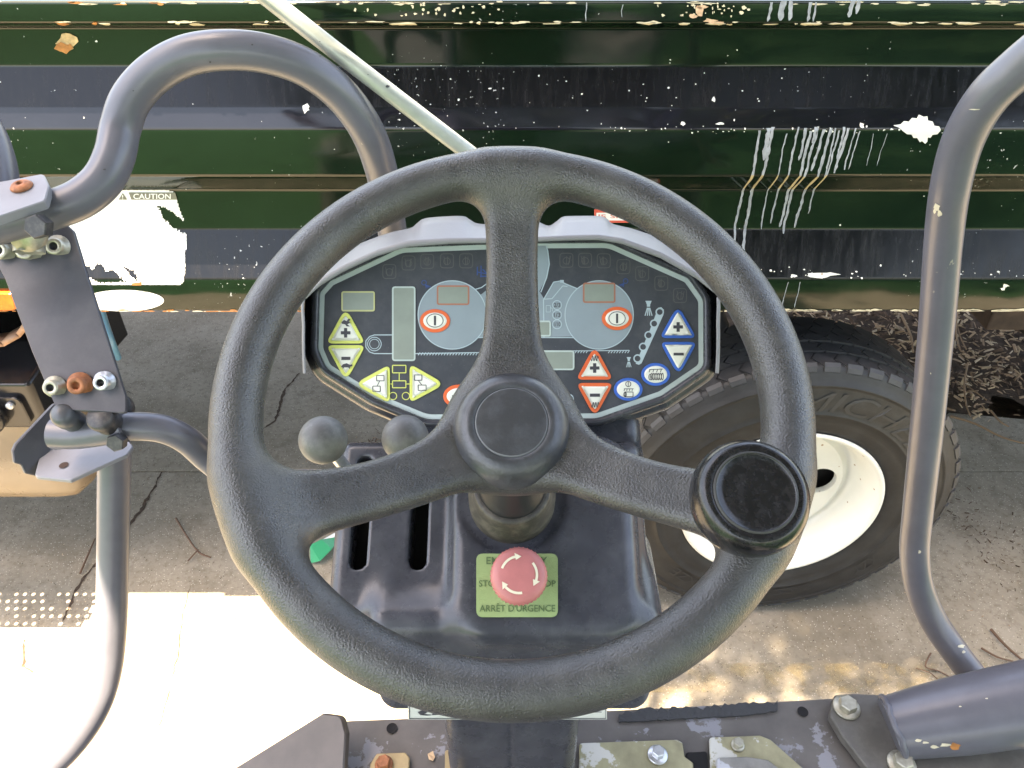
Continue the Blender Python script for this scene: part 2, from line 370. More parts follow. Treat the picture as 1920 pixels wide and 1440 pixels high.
# cracks: ragged dark fillings lying in the slabs
CRK = mat('dirt filled crack', (.055, .035, .022), .95, var=.5, vscale=90, bump=.8, bscale=200, bdist=.003)
def crack(pix, wpx, seed):
    rnd = random.Random(seed); pts = [G(x, y, .0) for x, y in pix]; Q = []
    for a, b in zip(pts, pts[1:]):
        k = max(2, int((b-a).length/.012))
        for i in range(k): Q.append(a.lerp(b, i/k))
    Q.append(pts[-1]); Lf = []; Rt = []; off = 0
    for i, q in enumerate(Q):
        t = (Q[min(i+1, len(Q)-1)]-Q[max(0, i-1)]).normalized(); nrm = Vector((-t.y, t.x, 0)); off += rnd.uniform(-.004, .004); off *= .92
        wd = wpx*rnd.uniform(.25, 1.2)*math.sin(math.pi*min(1, (i+.6)/len(Q)*.97+.02))**.4
        Lf.append(q+nrm*(off+wd)+Vector((0, 0, .0015))); Rt.append(q+nrm*(off-wd*rnd.uniform(.4, 1))+Vector((0, 0, .0015)))
    mb = MB(); n = len(Q); mb.add(Lf+Rt, [(i, i+1, n+i+1, n+i) for i in range(n-1)]); mb.build('crack', CRK, yard)
crack([(305, 885), (270, 950), (225, 1010), (160, 1080), (120, 1165)], .010, 1)
crack([(560, 700), (530, 735), (515, 790), (480, 815)], .008, 2)
crack([(358, 1098), (350, 1140), (330, 1222), (312, 1300), (296, 1370)], .0022, 3)
crack([(20, 620), (150, 690), (250, 740)], .004, 4)
crack([(45, 1200), (40, 1250), (60, 1262)], .006, 6)
# worn yellow stripe painted on the yard
YP = bpy.data.materials.new('worn yellow paint'); YP.use_nodes = True
n = YP.node_tree.nodes; L = YP.node_tree.links; b = n['Principled BSDF']; b.inputs['Roughness'].default_value = .8
geo = n.new('ShaderNodeNewGeometry'); t = n.new('ShaderNodeTexNoise'); t.inputs['Scale'].default_value = 14; t.inputs['Detail'].default_value = 9; t.inputs['Roughness'].default_value = .75; L.new(geo.outputs['Position'], t.inputs[0])
b.inputs['Base Color'].default_value = (.44, .33, .15, 1)
r = n.new('ShaderNodeMapRange'); r.inputs[1].default_value = .46; r.inputs[2].default_value = .60; r.inputs[3].default_value = 0; r.inputs[4].default_value = .4; L.new(t.outputs[0], r.inputs[0]); L.new(r.outputs[0], b.inputs['Alpha'])
mb = MB(); mb.add([(-6, 1.30, .004), (6, 1.30, .004), (6, 1.40, .004), (-6, 1.40, .004)], [(0, 1, 2, 3)]); mb.build('painted_stripe', YP, kind='structure')

# ---- mulch, twigs, debris
def chip_field(name, N, region, size, cols, seed, kind='stuff', label=None, cat=None, z0=0.0, pile=.03):
    rnd = random.Random(seed); mb = MB()
    for _ in range(N):
        q = region(rnd)
        if q is None: continue
        x, y = q; l = size*rnd.uniform(.4, 1.6); wd = l*rnd.uniform(.12, .4); th = wd*.4
        M = Matrix.Translation((x, y, z0+rnd.random()*pile)) @ Matrix.Rotation(rnd.random()*6.28, 4, 'Z') @ Matrix.Rotation(rnd.uniform(-.5, .5), 4, 'Y') @ Matrix.Rotation(rnd.uniform(-.5, .5), 4, 'X')
        mi = rnd.randrange(len(cols))
        vs = [M @ Vector(p) for p in ((-l/2, -wd/2, 0), (l/2, -wd*.2, 0), (l*.45, wd/2, 0), (-l*.4, wd*.4, 0), (-l*.3, 0, th), (l*.3, 0, th))]
        mb.add(vs, [(0, 1, 5, 4), (1, 2, 5), (2, 3, 4, 5), (3, 0, 4)], mi)
    o = mb.build(name, cols); tag(o, label, cat, None, kind); return o
MC = [mat('mulch brown', (.30, .20, .125), .9), mat('mulch dark', (.10, .062, .04), .9), mat('mulch tan', (.42, .31, .19), .9), mat('mulch pale', (.46, .36, .25), .9), mat('mulch mid', (.36, .25, .16), .9), MATS['mulch dark'] if 'mulch dark' in MATS else None]
MC = [m for m in MC if m]
def bedreg(r):
    x = r.uniform(.9, 4.2); y = r.uniform(2.36, 5.0)
    edge = 2.80-.20*max(0, x-1.3)+.10*math.sin(x*9)+.05*math.sin(x*23)
    if y < edge+abs(r.gauss(0, .05)): 
        return (x, y) if r.random() < .04 and y > edge-.25 else None
    if x < 1.15: return None
    return (x, y)
mb = MB(); 
for i in range(40):
    x0 = 1.1+i*.08; x1 = x0+.08
    e = lambda x: 2.83-.20*max(0, x-1.3)+.10*math.sin(x*9)+.05*math.sin(x*23)
    mb.add([(x0, e(x0), .006), (x1, e(x1), .006), (x1, 5.2, .02), (x0, 5.2, .02)], [(0, 1, 2, 3)])
mb.build('bed_soil', SOIL, kind='structure')
chip_field('bark_mulch', 16000, bedreg, .036, MC, 3, label='brown bark mulch covering the planting bed behind the truck', cat='mulch', z0=.01)
def debreg(r):
    y = r.gauss(2.0, .28); x = 1.66+.14*(2.2-y)+abs(r.gauss(0, .13)); return (x, y) if 1.45 < y < 2.5 else None
MAT_D = mat('dry leaf brown', (.10, .06, .04), .9)
chip_field('leaf_debris', 260, debreg, .012, [MC[1], MC[1], MAT_D, MATS['dark bed soil']], 5, label='dark brown leaf crumbs swept along the concrete at right', cat='leaf litter', pile=.008)
def grit(r):
    return (r.uniform(-2, 2.2), r.uniform(.95, 3.2))
chip_field('grit', 900, grit, .007, [MC[1], MC[3], MC[0]], 6, label='fine grit and crumbs scattered over the concrete yard', cat='grit', pile=.001)
def oildirt(r):
    x = r.gauss(-.50, .05); y = r.gauss(2.42, .035); return (x, y)
chip_field('soil_heap', 700, oildirt, .014, [MC[1], MC[0], MC[1]], 8, label='small heap of dark soil on the concrete below the display', cat='soil', pile=.015)
TW = mat('twig bark', (.12, .07, .045), .85); TWP = mat('pale twig bark', (.26, .17, .10), .85)
def twig(pix, r, m, lab, z=.012, fork=None):
    mb = MB(); pts = [G(x, y, z+.006*math.sin(i*2)) for i, (x, y) in enumerate(pix)]
    mb.tube(pts, [r*(1-.5*i/len(pts)) for i in range(len(pts))], 6, sub=3)
    for fk in ([fork] if fork else []): mb.tube([G(x, y, z+.003*i) for i, (x, y) in enumerate(fk)], r*.6, 5, sub=2)
    o = mb.build('twig', m); tag(o, lab, 'twig', 'twigs lying on the ground'); return o
twig([(330, 972), (350, 1005), (372, 1035), (395, 1045)], .0045, TW, 'thin brown twig on the shaded concrete just left of the steering wheel')
twig([(352, 1052), (372, 1030)], .003, TW, 'very short twig crossing the one left of the steering wheel')
twig([(150, 1075), (165, 1040), (178, 1010)], .004, TW, 'short dark twig lying beside the crack near the upright guard tube')
twig([(1782, 985-210+5), (1830, 795), (1880, 820), (1935, 835)], .006, TWP, 'long pale twig arching over the slab between the two truck wheels', z=.02)
twig([(1690, 590), (1708, 630), (1712, 660)], .007, TWP, 'pale twig in the mulch just right of the tyre tread', z=.05)
twig([(1795, 585), (1792, 620), (1800, 655), (1808, 660)], .006, TWP, 'forked pale twig in the mulch right of the guard bar', z=.05, fork=[(1792, 600), (1800, 630), (1812, 655)])
twig([(1815, 680), (1808, 720), (1812, 760), (1820, 780)], .005, TWP, 'upright pale twig crossing the lower edge of the mulch', z=.05, fork=[(1812, 722), (1850, 750)])
twig([(1858, 770), (1875, 790), (1892, 800)], .005, TWP, 'small curved twig at the mulch edge beside the far right wheel', z=.03)
twig([(1858, 1180), (1885, 1210), (1925, 1245)], .005, TW, 'straight brown twig on the dappled concrete at the right edge')
twig([(1745, 1225), (1735, 1250), (1760, 1258), (1790, 1275)], .003, TW, 'branched dark twig below the bend of the right guard bar', fork=[(1717, 1253), (1745, 1262), (1770, 1285), (1785, 1290)])
twig([(1840, 1215), (1870, 1232), (1900, 1240)], .0035, TW, 'thin twig close beside the foot of the right guard bar')
# green scrap of packaging on the ground
mb = MB(); gq = [G(582, 1022, .02), G(603, 1012, .035), G(640, 1005, .03), G(622, 1030, .045), G(600, 1052, .03), G(583, 1056, .01)]
mb.add(gq, [(0, 1, 3), (0, 3, 4), (0, 4, 5), (1, 2, 3)], 0)
gw = [G(606, 1011, .036), G(640, 992, .05), G(644, 1004, .03)]; mb.add(gw, [(0, 1, 2)], 1)
o = mb.build('wrapper', [mat('green foil', (.02, .30, .14), .3), WHITE]); tag(o, 'crumpled green and white wrapper on the concrete left of the console', 'wrapper')
mod = o.modifiers.new('thick', 'SOLIDIFY'); mod.thickness = .002

# ================================================================== truck
TK = empty('dump_truck', (0, 2.8, 0), 'dark green and black dump truck with scuffed corrugated side panels', 'truck')
D0 = 1.60; D1 = 1.65
def zat(py, D): return V(960, py, D).z
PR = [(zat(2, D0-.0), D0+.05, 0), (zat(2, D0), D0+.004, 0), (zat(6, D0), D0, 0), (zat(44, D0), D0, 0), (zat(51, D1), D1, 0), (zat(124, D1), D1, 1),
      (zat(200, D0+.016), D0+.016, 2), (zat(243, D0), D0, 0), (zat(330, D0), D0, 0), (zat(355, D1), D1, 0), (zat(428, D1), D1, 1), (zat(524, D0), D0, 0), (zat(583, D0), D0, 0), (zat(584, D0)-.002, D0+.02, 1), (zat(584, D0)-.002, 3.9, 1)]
# soften every fold with a small radius
def soft(PR, r=.0065):
    out = [PR[0]]
    for i in range(1, len(PR)-1):
        a, p, b = [Vector((q[0], q[1])) for q in PR[i-1:i+2]]; da = a-p; db = b-p; t = min(r, da.length*.4, db.length*.4)
        for u in (0, .2, .4, .6, .8, 1):
            q = (p+da.normalized()*t)*(1-u)**2+p*2*u*(1-u)+(p+db.normalized()*t)*u*u
            out.append((q.x, q.y, PR[i-1][2] if u < .5 else PR[i][2]))
    out.append(PR[-1]); return out
PS = soft(PR)
def profD(z):
    for a, b in zip(PR[2:-2], PR[3:-1]):
        if b[0] <= z <= a[0]: u = (a[0]-z)/(a[0]-b[0]+1e-9); return a[1]+(b[1]-a[1])*u
    return D0
def SP(px, py, off=.0015):
    # point of the corrugated side seen at a pixel
    r = ray(px, py); best = None
    for a, b in zip(PR[2:-2], PR[3:-1]):
        A = Vector((0, a[1], a[0])); B = Vector((0, b[1], b[0])); d = B-A; nrm = Vector((0, -d.z, d.y)); nrm = nrm if nrm.y < 0 else -nrm
        den = r.dot(nrm)
        if abs(den) < 1e-6: continue
        t = (A-C0).dot(nrm)/den; q = C0+r*t; u = (q-A).dot(d)/d.dot(d)
        if -.02 <= u <= 1.02 and t > 0 and (best is None or t < best[0]): best = (t, q+nrm.normalized()*off)
    return best[1] if best else V(px, py, D0-off)
mb = MB(); X0, X1 = -5.0, 4.6; NX = 60
for k in range(len(PS)-1):
    a, b = PS[k], PS[k+1]
    vs = []
    for i in range(NX+1):
        x = X0+(X1-X0)*i/NX; vs += [(x, a[1], a[0]), (x, b[1], b[0])]
    mb.add(vs, [(2*i, 2*i+1, 2*i+3, 2*i+2) for i in range(NX)], PS[k][2] if k > 0 else 0, False)
# merge doubles so that the folds shade smoothly
side = mb.build('side_panel', [TPAINT, TSLOPE, TCLEAN], TK)
bm = bmesh.new(); bm.from_mesh(side.data); bmesh.ops.remove_doubles(bm, verts=bm.verts, dist=1e-5); bmesh.ops.recalc_face_normals(bm, faces=bm.faces); bm.to_mesh(side.data); bm.free()
for p in side.data.polygons: p.use_smooth = True
side.data.set_sharp_from_angle(angle=math.radians(40))
side['label'] = 'corrugated dark green side panel spattered with white paint'
mb = MB(); mb.box((X0, D0+.06, 1.24), (X1, 3.95, 1.30)); mb.build('body_floor', DARKM, TK)
mb = MB(); mb.box((X0, 3.95, 1.24), (X1, 4.0, 1.92)); mb.box((X0-.04, D0+.06, 1.24), (X0, 4.0, 1.92)); mb.box((X1, D0+.06, 1.24), (X1+.04, 4.0, 1.92)); mb.build('far_side_panel', TPAINT, TK)
for D in (2.35, 3.05):
    mb = MB(); mb.box((X0, D, .98), (X1, D+.08, 1.238)); mb.build('chassis_rail', DARKM, TK)
# chipped lower and upper edges
rn = random.Random(4); mb = MB()
def blob(cx, cy, rx, ry, k=9, seed=None):
    r = random.Random(seed if seed is not None else rn.random()); a0 = r.random()*6
    return [(cx+rx*math.cos(a0+2*math.pi*i/k)*r.uniform(.5, 1.2), cy+ry*math.sin(a0+2*math.pi*i/k)*r.uniform(.5, 1.2)) for i in range(k)]
def splat(mb, pts, mi=0, off=.0015):
    c = (sum(p[0] for p in pts)/len(pts), sum(p[1] for p in pts)/len(pts)); q = [SP(*p, off) for p in pts]; cc = SP(*c, off); n = len(q)
    mb.add([cc]+q, [(0, 1+i, 1+(i+1) % n) for i in range(n)], mi)
for i in range(150):
    x = rn.uniform(-40, 1960); right = x > 1230
    l = rn.uniform(4, 26) if rn.random() < .8 else rn.uniform(25, 75)
    mb_y = 582+rn.uniform(-1.5, .5) if (right or rn.random() < .4) else 583
    hgt = rn.uniform(1, 3.2) if right else rn.uniform(.6, 1.6)
    splat(mb, [(x, mb_y-hgt*.4), (x+l*.3, mb_y-hgt), (x+l*.7, mb_y-hgt*.7), (x+l, mb_y+.6), (x+l*.5, mb_y+1), (x, mb_y+1)], 0 if right or rn.random() < .2 else 1)
for i in range(110):
    x = rn.uniform(-20, 1940); l = rn.uniform(6, 45)
    y = rn.uniform(3, 9) if rn.random() < .5 else rn.uniform(40, 45); c_ = 1 if (x < 330 and rn.random() < .5) else 0
    splat(mb, blob(x, y, l*.5, rn.uniform(.8, 2.6)), c_)
for i in range(60): splat(mb, blob(rn.gauss(800, 70) if i % 2 else rn.gauss(1330, 40), rn.uniform(5, 30), rn.uniform(1, 5), rn.uniform(1, 4)), 0)
mb.build('chipped_paint', [CREAMP, RUSTP], TK, kind='stuff')
# white specks, spatters, splotches
mb = MB()
for i in range(170):
    u = rn.random()
    if u < .35: x, y = rn.uniform(1000, 1920), 243+rn.gauss(0, 5)
    elif u < .6: x, y = rn.uniform(1380, 1920), 513+rn.gauss(0, 6)
    elif u < .8: x, y = rn.gauss(1290, 130), rn.gauss(170, 30)
    else: x, y = rn.uniform(0, 1920), rn.uniform(50, 570)
    s = rn.choice([.7, .8, 1, 1.2, 1.5, 2.3]); splat(mb, blob(x, y, s*rn.uniform(.8, 1.6), s, 6), 0)
for x, y, rx, ry in ((573, 203, 8, 10), (1338, 187, 4, 5), (1540, 515, 33, 6), (1487, 517, 7, 4), (1885, 535, 8, 4), (1880, 541, 6, 3), (1615, 235, 5, 6), (1350, 232, 9, 3), (1280, 232, 6, 4)):
    splat(mb, blob(x, y, rx, ry, 11), 0)
splat(mb, [(1674, 235), (1688, 233), (1694, 227), (1703, 228), (1709, 221), (1718, 222), (1722, 215), (1731, 219), (1738, 218), (1739, 226), (1748, 228), (1751, 236), (1760, 237), (1763, 243), (1762, 246), (1720, 246), (1692, 245), (1686, 240)], 0, .002)
splat(mb, [(1692, 245), (1725, 245), (1762, 245), (1757, 251), (1748, 252), (1744, 258), (1739, 257), (1738, 265), (1734, 269), (1728, 264), (1724, 266), (1719, 258), (1712, 258), (1708, 251), (1700, 251)], 0, .002)
mb.build('paint_splatter', [WHITEP], TK, kind='stuff')
# rust spot on the upper recess
mb = MB(); splat(mb, blob(127, 80, 21, 20, 12, 3), 0, .002); mb.build('rust_spot', [mat('cream rust scab', (.55, .38, .2), .7, var=.4, vscale=80, bump=.5, bscale=200)], TK)
mb = MB(); splat(mb, blob(122, 90, 17, 13, 10, 5), 0, .0035); mb.build('rust_spot', RUSTP, TK)
mb = MB()
for x, y, rx, ry in ((1312, 20, 8, 12), (1300, 30, 12, 5), (1330, 38, 14, 4), (1345, 42, 16, 3), (1316, 12, 12, 4)): splat(mb, blob(x, y, rx, ry, 10), 0, .002)
mb.build('rust_spot', mat('pinkish primer scab', (.62, .42, .28), .7, var=.4, vscale=80), TK)
# running drips
mb = MB()
def drip(x, y0, y1, wd, seed, shift=-.19, mi=0):
    r = random.Random(seed); pts = []; y = y0
    while y <= y1+.1: pts.append(y); y += 6
    world = SP(x, y0); Lf = []; Rt = []; X = world.x; j = 0
    for i, yy in enumerate(pts):
        # keep the drip at a constant x on the panel
        q = SP(x, yy, .0018); px = 960+(x-960); 
        for _ in range(4): px += (X+j-q.x)*600; q = SP(px, yy, .0018)
        j += r.uniform(-.0012, .0012); ww = wd*(r.uniform(.6, 1.15))*(.4 if i == len(pts)-1 else 1)
        Lf.append(q-Vector((ww, 0, 0))); Rt.append(q+Vector((ww, 0, 0)))
    n = len(Lf)
    for i in range(n-1):
        brown = 327 < pts[i] < 352
        mb.add([Lf[i], Rt[i], Rt[i+1], Lf[i+1]], [(0, 1, 2, 3)], 1 if brown else 0)
for k, (x, a, b2, wd) in enumerate(((1424, 244, 515, .0028), (1449, 238, 500, .0036), (1441, 240, 300, .005), (1475, 250, 430, .0016), (1497, 238, 420, .0024), (1510, 240, 300, .003), (1520, 245, 425, .0032), (1533, 240, 440, .003), (1545, 242, 320, .003), (1558, 240, 430, .0034), (1566, 240, 330, .002), (1573, 244, 400, .002), (1590, 240, 325, .0032), (1604, 240, 320, .0016), (1612, 245, 322, .0014), (1637, 250, 315, .0009), (1663, 250, 310, .0007), (1500, 528, 578, .001), (1478, 528, 578, .001), (1530, 238, 270, .004), (1582, 238, 300, .0025))): drip(x, a, b2, wd, k)
for k, (x, a, b2, wd) in enumerate(((1447, 4, 42, .003), (1470, 2, 42, .006), (1483, 2, 40, .005), (1520, 4, 42, .003), (1530, 4, 42, .002), (1600, 2, 36, .004), (1610, 2, 30, .004), (1168, 8, 34, .0008), (1100, 4, 42, .001))): drip(x, a, b2, wd, 50+k)
mb.build('paint_drips', [DRIP, DRIPT], TK, kind='stuff')
# torn white caution sticker following the folds
def inpoly(x, y, P):
    c = False
    for i in range(len(P)):
        x1, y1 = P[i]; x2, y2 = P[i-1]
        if (y1 > y) != (y2 > y) and x < (x2-x1)*(y-y1)/(y2-y1)+x1: c = not c
    return c
torn = [[(296, 384), (308, 388), (330, 402), (349, 418), (352, 440), (338, 434), (322, 424), (306, 408)], [(158, 498), (166, 497), (172, 505), (184, 494), (192, 496), (200, 508), (212, 506), (238, 528), (190, 530), (158, 517)], [(229, 496), (250, 508), (262, 526), (252, 524), (240, 512)]]
S = rounded([(60, 357), (325, 357), (351, 430), (345, 534), (60, 534)], 14, 5)
st = 2.5; mb = MB(); ys = np.arange(356, 536, st); xs_ = np.arange(60, 356, st); rj = random.Random(3); GP = {}
def gpt(i, j):
    if (i, j) not in GP: GP[i, j] = SP(xs_[i]+rj.uniform(-.6, .6), ys[j]+rj.uniform(-.4, .4)*(abs(ys[j]-430) > 4), .0016)
    return GP[i, j]
vid = {}; vs = []; fs = []
for i in range(len(xs_)-1):
    for j in range(len(ys)-1):
        cx, cy = xs_[i]+st/2, ys[j]+st/2
        if not inpoly(cx, cy, S) or any(inpoly(cx+rj.uniform(-1.5, 1.5), cy+rj.uniform(-1.5, 1.5), T) for T in torn): continue
        q = []
        for a, b_ in ((i, j), (i+1, j), (i+1, j+1), (i, j+1)):
            if (a, b_) not in vid: vid[a, b_] = len(vs); vs.append(gpt(a, b_))
            q.append(vid[a, b_])
        fs.append(q)
mb.add(vs, fs, 0); stk = mb.build('caution_sticker', WHITE, TK); stk['label'] = 'torn white caution sticker'
INKB = mat('caution band print', (.16, .16, .13), .5)
mb = MB(); mb.add([SP(x, y, .0026) for x, y in ((242, 360), (329, 360), (333, 373.5), (247, 373.5))], [(0, 1, 2, 3)], 0)
mb.add([SP(x, y, .0026) for x, y in ((231, 361), (239, 373.5), (223, 373.5))], [(0, 1, 2)], 0)
put_text(mb, 'CAUTION', lambda u, v: SP(251+u*70, 372-v*10, .0032), 1, bold=.012)
put_text(mb, '!', lambda u, v: SP(230+u*2, 372.5-v*8, .0032), 1)
mb.build('lettering', [INKB, WHITE], stk)
mb = MB(); splat(mb, [(248+6*i, 529+rn.uniform(-2, 2)) for i in range(4)]+[(266-6*i, 534) for i in range(4)], 0, .003); mb.build('rust_fleck', RUSTP, stk)
mb = MB(); n_ = 40; splat(mb, [(232+76*math.cos(2*math.pi*i/n_), 563+20*math.sin(2*math.pi*i/n_)) for i in range(n_)], 0, .0016)
ov = mb.build('oval_sticker', WHITE, TK); mb = MB(); splat(mb, blob(281, 558, 9, 4, 7, 2), 0, .003); splat(mb, blob(274, 554, 4, 3, 6, 8), 0, .003); mb.build('print', mat('worn blue print', (.25, .45, .60), .5), ov)
# small red and white warning label seen under the rim of the steering wheel
mb = MB(); mb.add([SP(x, y, .0016) for x, y in ((1114, 392), (1240, 392), (1240, 417), (1114, 417))], [(0, 1, 2, 3)], 0); wl = mb.build('warning_label', mat('red label', (.62, .10, .07), .5), TK)
mb = MB(); mb.add([SP(x, y, .0024) for x, y in ((1118, 398), (1236, 398), (1236, 412.5), (1118, 412.5))], [(0, 1, 2, 3)], 0)
put_text(mb, 'IS SPILLED', lambda u, v: SP(1122+u*100, 408-v*7, .003), 1)
mb.build('lettering', [WHITE, MATS['red label']], wl)
# marker lamp
mb = MB(); q = [SP(x, y, .002) for x, y in rounded([(-60, 545), (30, 545), (37, 577), (-60, 577)], 8, 4)]; mb.prism([p+Vector((0, -.012, 0)) for p in q], (0, .012, 0), bevel=.004)
mb.build('marker_lamp', mat('amber lens', (.75, .16, .02), .2, var=.25, vscale=60), TK)

# ---- wheels
def make_wheel(cx, Dout, inner=False):
    c = Vector((cx, Dout, .525)); M = frame(c, (0, -1, 0), (1, 0, 0))   # axis +Z of M points to the camera side
    R = .525
    prof = [(.286, -.015), (.300, .0), (.318, .008), (.345, .012), (.37, .0115), (.372, .0135), (.376, .0135), (.378, .0115), (.40, .012), (.43, .010), (.455, .004), (.462, .004), (.464, .0055), (.468, .0055), (.470, .002), (.49, -.006), (.503, -.014), (.512, -.020), (.514, -.03), (.513, -.245), (.503, -.26), (.46, -.278), (.40, -.285), (.30, -.27), (.286, -.26)]
    mb = MB(); mb.lathe(prof, M, 128); ty = mb.build('tyre', TIRE, None); 
    # tread: rows of offset blocks
    mb = MB(); NB = 52; cols = [(-.026, -.074), (-.080, -.118), (-.124, -.156), (-.162, -.200), (-.206, -.252)]
    for ci, (za, zb) in enumerate(cols):
        for k in range(NB):
            a0 = 2*math.pi*(k+(.5 if ci % 2 else 0))/NB; da = 2*math.pi/NB; sk = .28*da
            g_ = .055*da
            r0 = .509; r1 = .5245-.004*abs(ci-2)
            zm = (za+zb)/2
            hexs = [(a0+g_, za), (a0+da-g_, za), (a0+da-g_+sk, zm), (a0+da-g_, zb), (a0+g_, zb), (a0+g_+sk, zm)]
            if ci == 0: hexs[0] = (a0+g_*2.5, za+.006); hexs[1] = (a0+da-g_*2.5, za+.006)
            top = [M @ Vector((r1*math.cos(a), r1*math.sin(a), z)) for a, z in hexs]
            bot = [M @ Vector((r0*math.cos(a), r0*math.sin(a), z)) for a, z in hexs]
            mb.add(top+bot, [(0, 1, 2, 5), (5, 2, 3, 4)]+[(i, 6+i, 6+(i+1) % 6, (i+1) % 6) for i in range(6)])
        # shoulder lugs running onto the sidewall
    for k in range(NB):
        a0 = 2*math.pi*k/NB; da = 2*math.pi/NB; P4 = []
        for r_, z_ in ((.5215, -.0255), (.514, -.016), (.502, -.0095)):
            for a in (a0+.16*da, a0+.84*da): P4.append(M @ Vector((r_*math.cos(a), r_*math.sin(a), z_)))
        for r_, z_ in ((.505, -.03), (.505, -.024), (.495, -.016)):
            for a in (a0+.13*da, a0+.87*da): P4.append(M @ Vector((r_*math.cos(a), r_*math.sin(a), z_)))
        mb.add(P4, [(0, 1, 3, 2), (2, 3, 5, 4), (0, 2, 8, 6), (2, 4, 10, 8), (1, 7, 9, 3), (3, 9, 11, 5), (4, 5, 11, 10)])
    tr = mb.build('tread', TREAD, None); bm = bmesh.new(); bm.from_mesh(tr.data); bmesh.ops.recalc_face_normals(bm, faces=bm.faces); bm.to_mesh(tr.data); bm.free()
    # sidewall lettering
    mb = MB()
    def arc(t, a_mid, r0, r1, span, **k):
        def fn(u, v):
            a = a_mid+(.5-u)*span; r_ = r0+(r1-r0)*v; z_ = .0136 if r_ < .43 else .012-(r_-.43)*.2
            return M @ Vector((r_*math.cos(a), r_*math.sin(a), z_))
        put_text(mb, t, fn, 0, **k)
    arc('MICHELIN', math.radians(57), .385, .447, math.radians(82), shear=.25)
    arc('11 R 22.5', math.radians(-92+8), .385, .415, -math.radians(40))
    arc('XZY', math.radians(-38), .39, .43, math.radians(14), shear=.2)
    arc('XZE', math.radians(-128), .385, .42, math.radians(16))
    lt = mb.build('lettering', TLET, None)
    # rim
    mb = MB(); mb.lathe([(.288, -.006), (.300, .003), (.297, .008), (.288, .008), (.280, -.004), (.274, -.02), (.262, -.045), (.255, -.08), (.252, -.098), (.245, -.110), (.238, -.116), (.228, -.114), (.218, -.103), (.212, -.100)], M, 96)
    # disc with five round hand holes
    NH = 5; seg = 60; rh = .052; rc = .146
    ring_out = [(.18*math.cos(2*math.pi*k/seg), .18*math.sin(2*math.pi*k/seg)) for k in range(seg)]
    bm = bmesh.new()
    def loop(pts, z):
        vs = [bm.verts.new(M @ Vector((x, y, z))) for x, y in pts]; return [bm.edges.new((vs[i], vs[(i+1) % len(vs)])) for i in range(len(vs))]
    E = loop([(.214*math.cos(2*math.pi*k/seg), .214*math.sin(2*math.pi*k/seg)) for k in range(seg)], -.100)
    E += loop([(.07*math.cos(2*math.pi*k/30), .07*math.sin(2*math.pi*k/30)) for k in range(30)], -.100)
    for h_ in range(NH):
        a = 2*math.pi*h_/NH+math.radians(4); E += loop([(rc*math.cos(a)+rh*math.cos(t_*math.pi/12), rc*math.sin(a)+rh*math.sin(t_*math.pi/12)) for t_ in range(24)], -.100)
    bmesh.ops.triangle_fill(bm, use_beauty=True, edges=E)
    bm.verts.index_update(); vs = [v.co.copy() for v in bm.verts]; fs = [[v.index for v in f.verts] for f in bm.faces]; bm.free()
    mb.add(vs, fs)
    for h_ in range(NH):
        a = 2*math.pi*h_/NH+math.radians(4); Mh = M @ Matrix.Translation((rc*math.cos(a), rc*math.sin(a), 0)); mb.lathe([(rh, -.100), (rh-.002, -.108), (rh-.002, -.118)], Mh, 24)
    mb.lathe([(.07, -.100), (.068, -.05), (.06, -.04), (.0, -.04)], M, 30)
    rm = mb.build('rim', WHITEP, None)
    bm = bmesh.new(); bm.from_mesh(rm.data); bmesh.ops.recalc_face_normals(bm, faces=bm.faces); bm.to_mesh(rm.data); bm.free()
    mb = MB(); mb.lathe([(0, -.16), (.25, -.16)], M, 32); mb.lathe([(.284, -.012), (.25, -.25)], M, 48); bk = mb.build('brake_drum', DARKM, None)
    return ty, [tr, lt, rm, bk]
def wheel_at(cx, Dout, first=None):
    if first is None:
        ty, kids = make_wheel(cx, Dout); base = bpy.data.objects.new('wheel', None); COL.objects.link(base); base.location = (cx, Dout, .525); base.parent = TK; base.matrix_parent_inverse = wm(TK).inverted()
        for o in [ty]+kids: o.parent = base; o.matrix_parent_inverse = wm(base).inverted()
        return base, [ty]+kids
    b0, ks = first; base = b0.copy(); COL.objects.link(base); base.location = Vector(b0.location)+Vector((cx-b0.location.x, Dout-b0.location.y, 0))
    for o in ks: c_ = o.copy(); COL.objects.link(c_); c_.parent = base
    return base, ks
wcx = (1460-960)/F*2.33
WD = 1.595; W1 = wheel_at(wcx, WD); wheel_at(wcx, WD+.33, W1)
W1[0]['label'] = 'outer rear wheel with white steel rim'
W2 = wheel_at(wcx+1.30, WD, W1); wheel_at(wcx+1.30, WD+.33, W1); W2[0]['label'] = 'second rear wheel at the right edge'
mb = MB(); mb.lathe([(.06, -.25), (.06, -1.9)], frame((wcx, 1.64, .525), (0, -1, 0)), 20); mb.lathe([(.06, -.25), (.06, -1.9)], frame((wcx+1.3, 1.64, .525), (0, -1, 0)), 20); mb.build('axle', DARKM, TK)
mb = MB(); a = V(1855, 560, 2.3); mb.box((a.x, 2.25, .72), (a.x+.30, 2.45, 1.238)); mb.build('suspension_bracket', mat('rusty dark bracket', (.05, .032, .024), .8, var=.5, vscale=12), TK, bevel=.008)
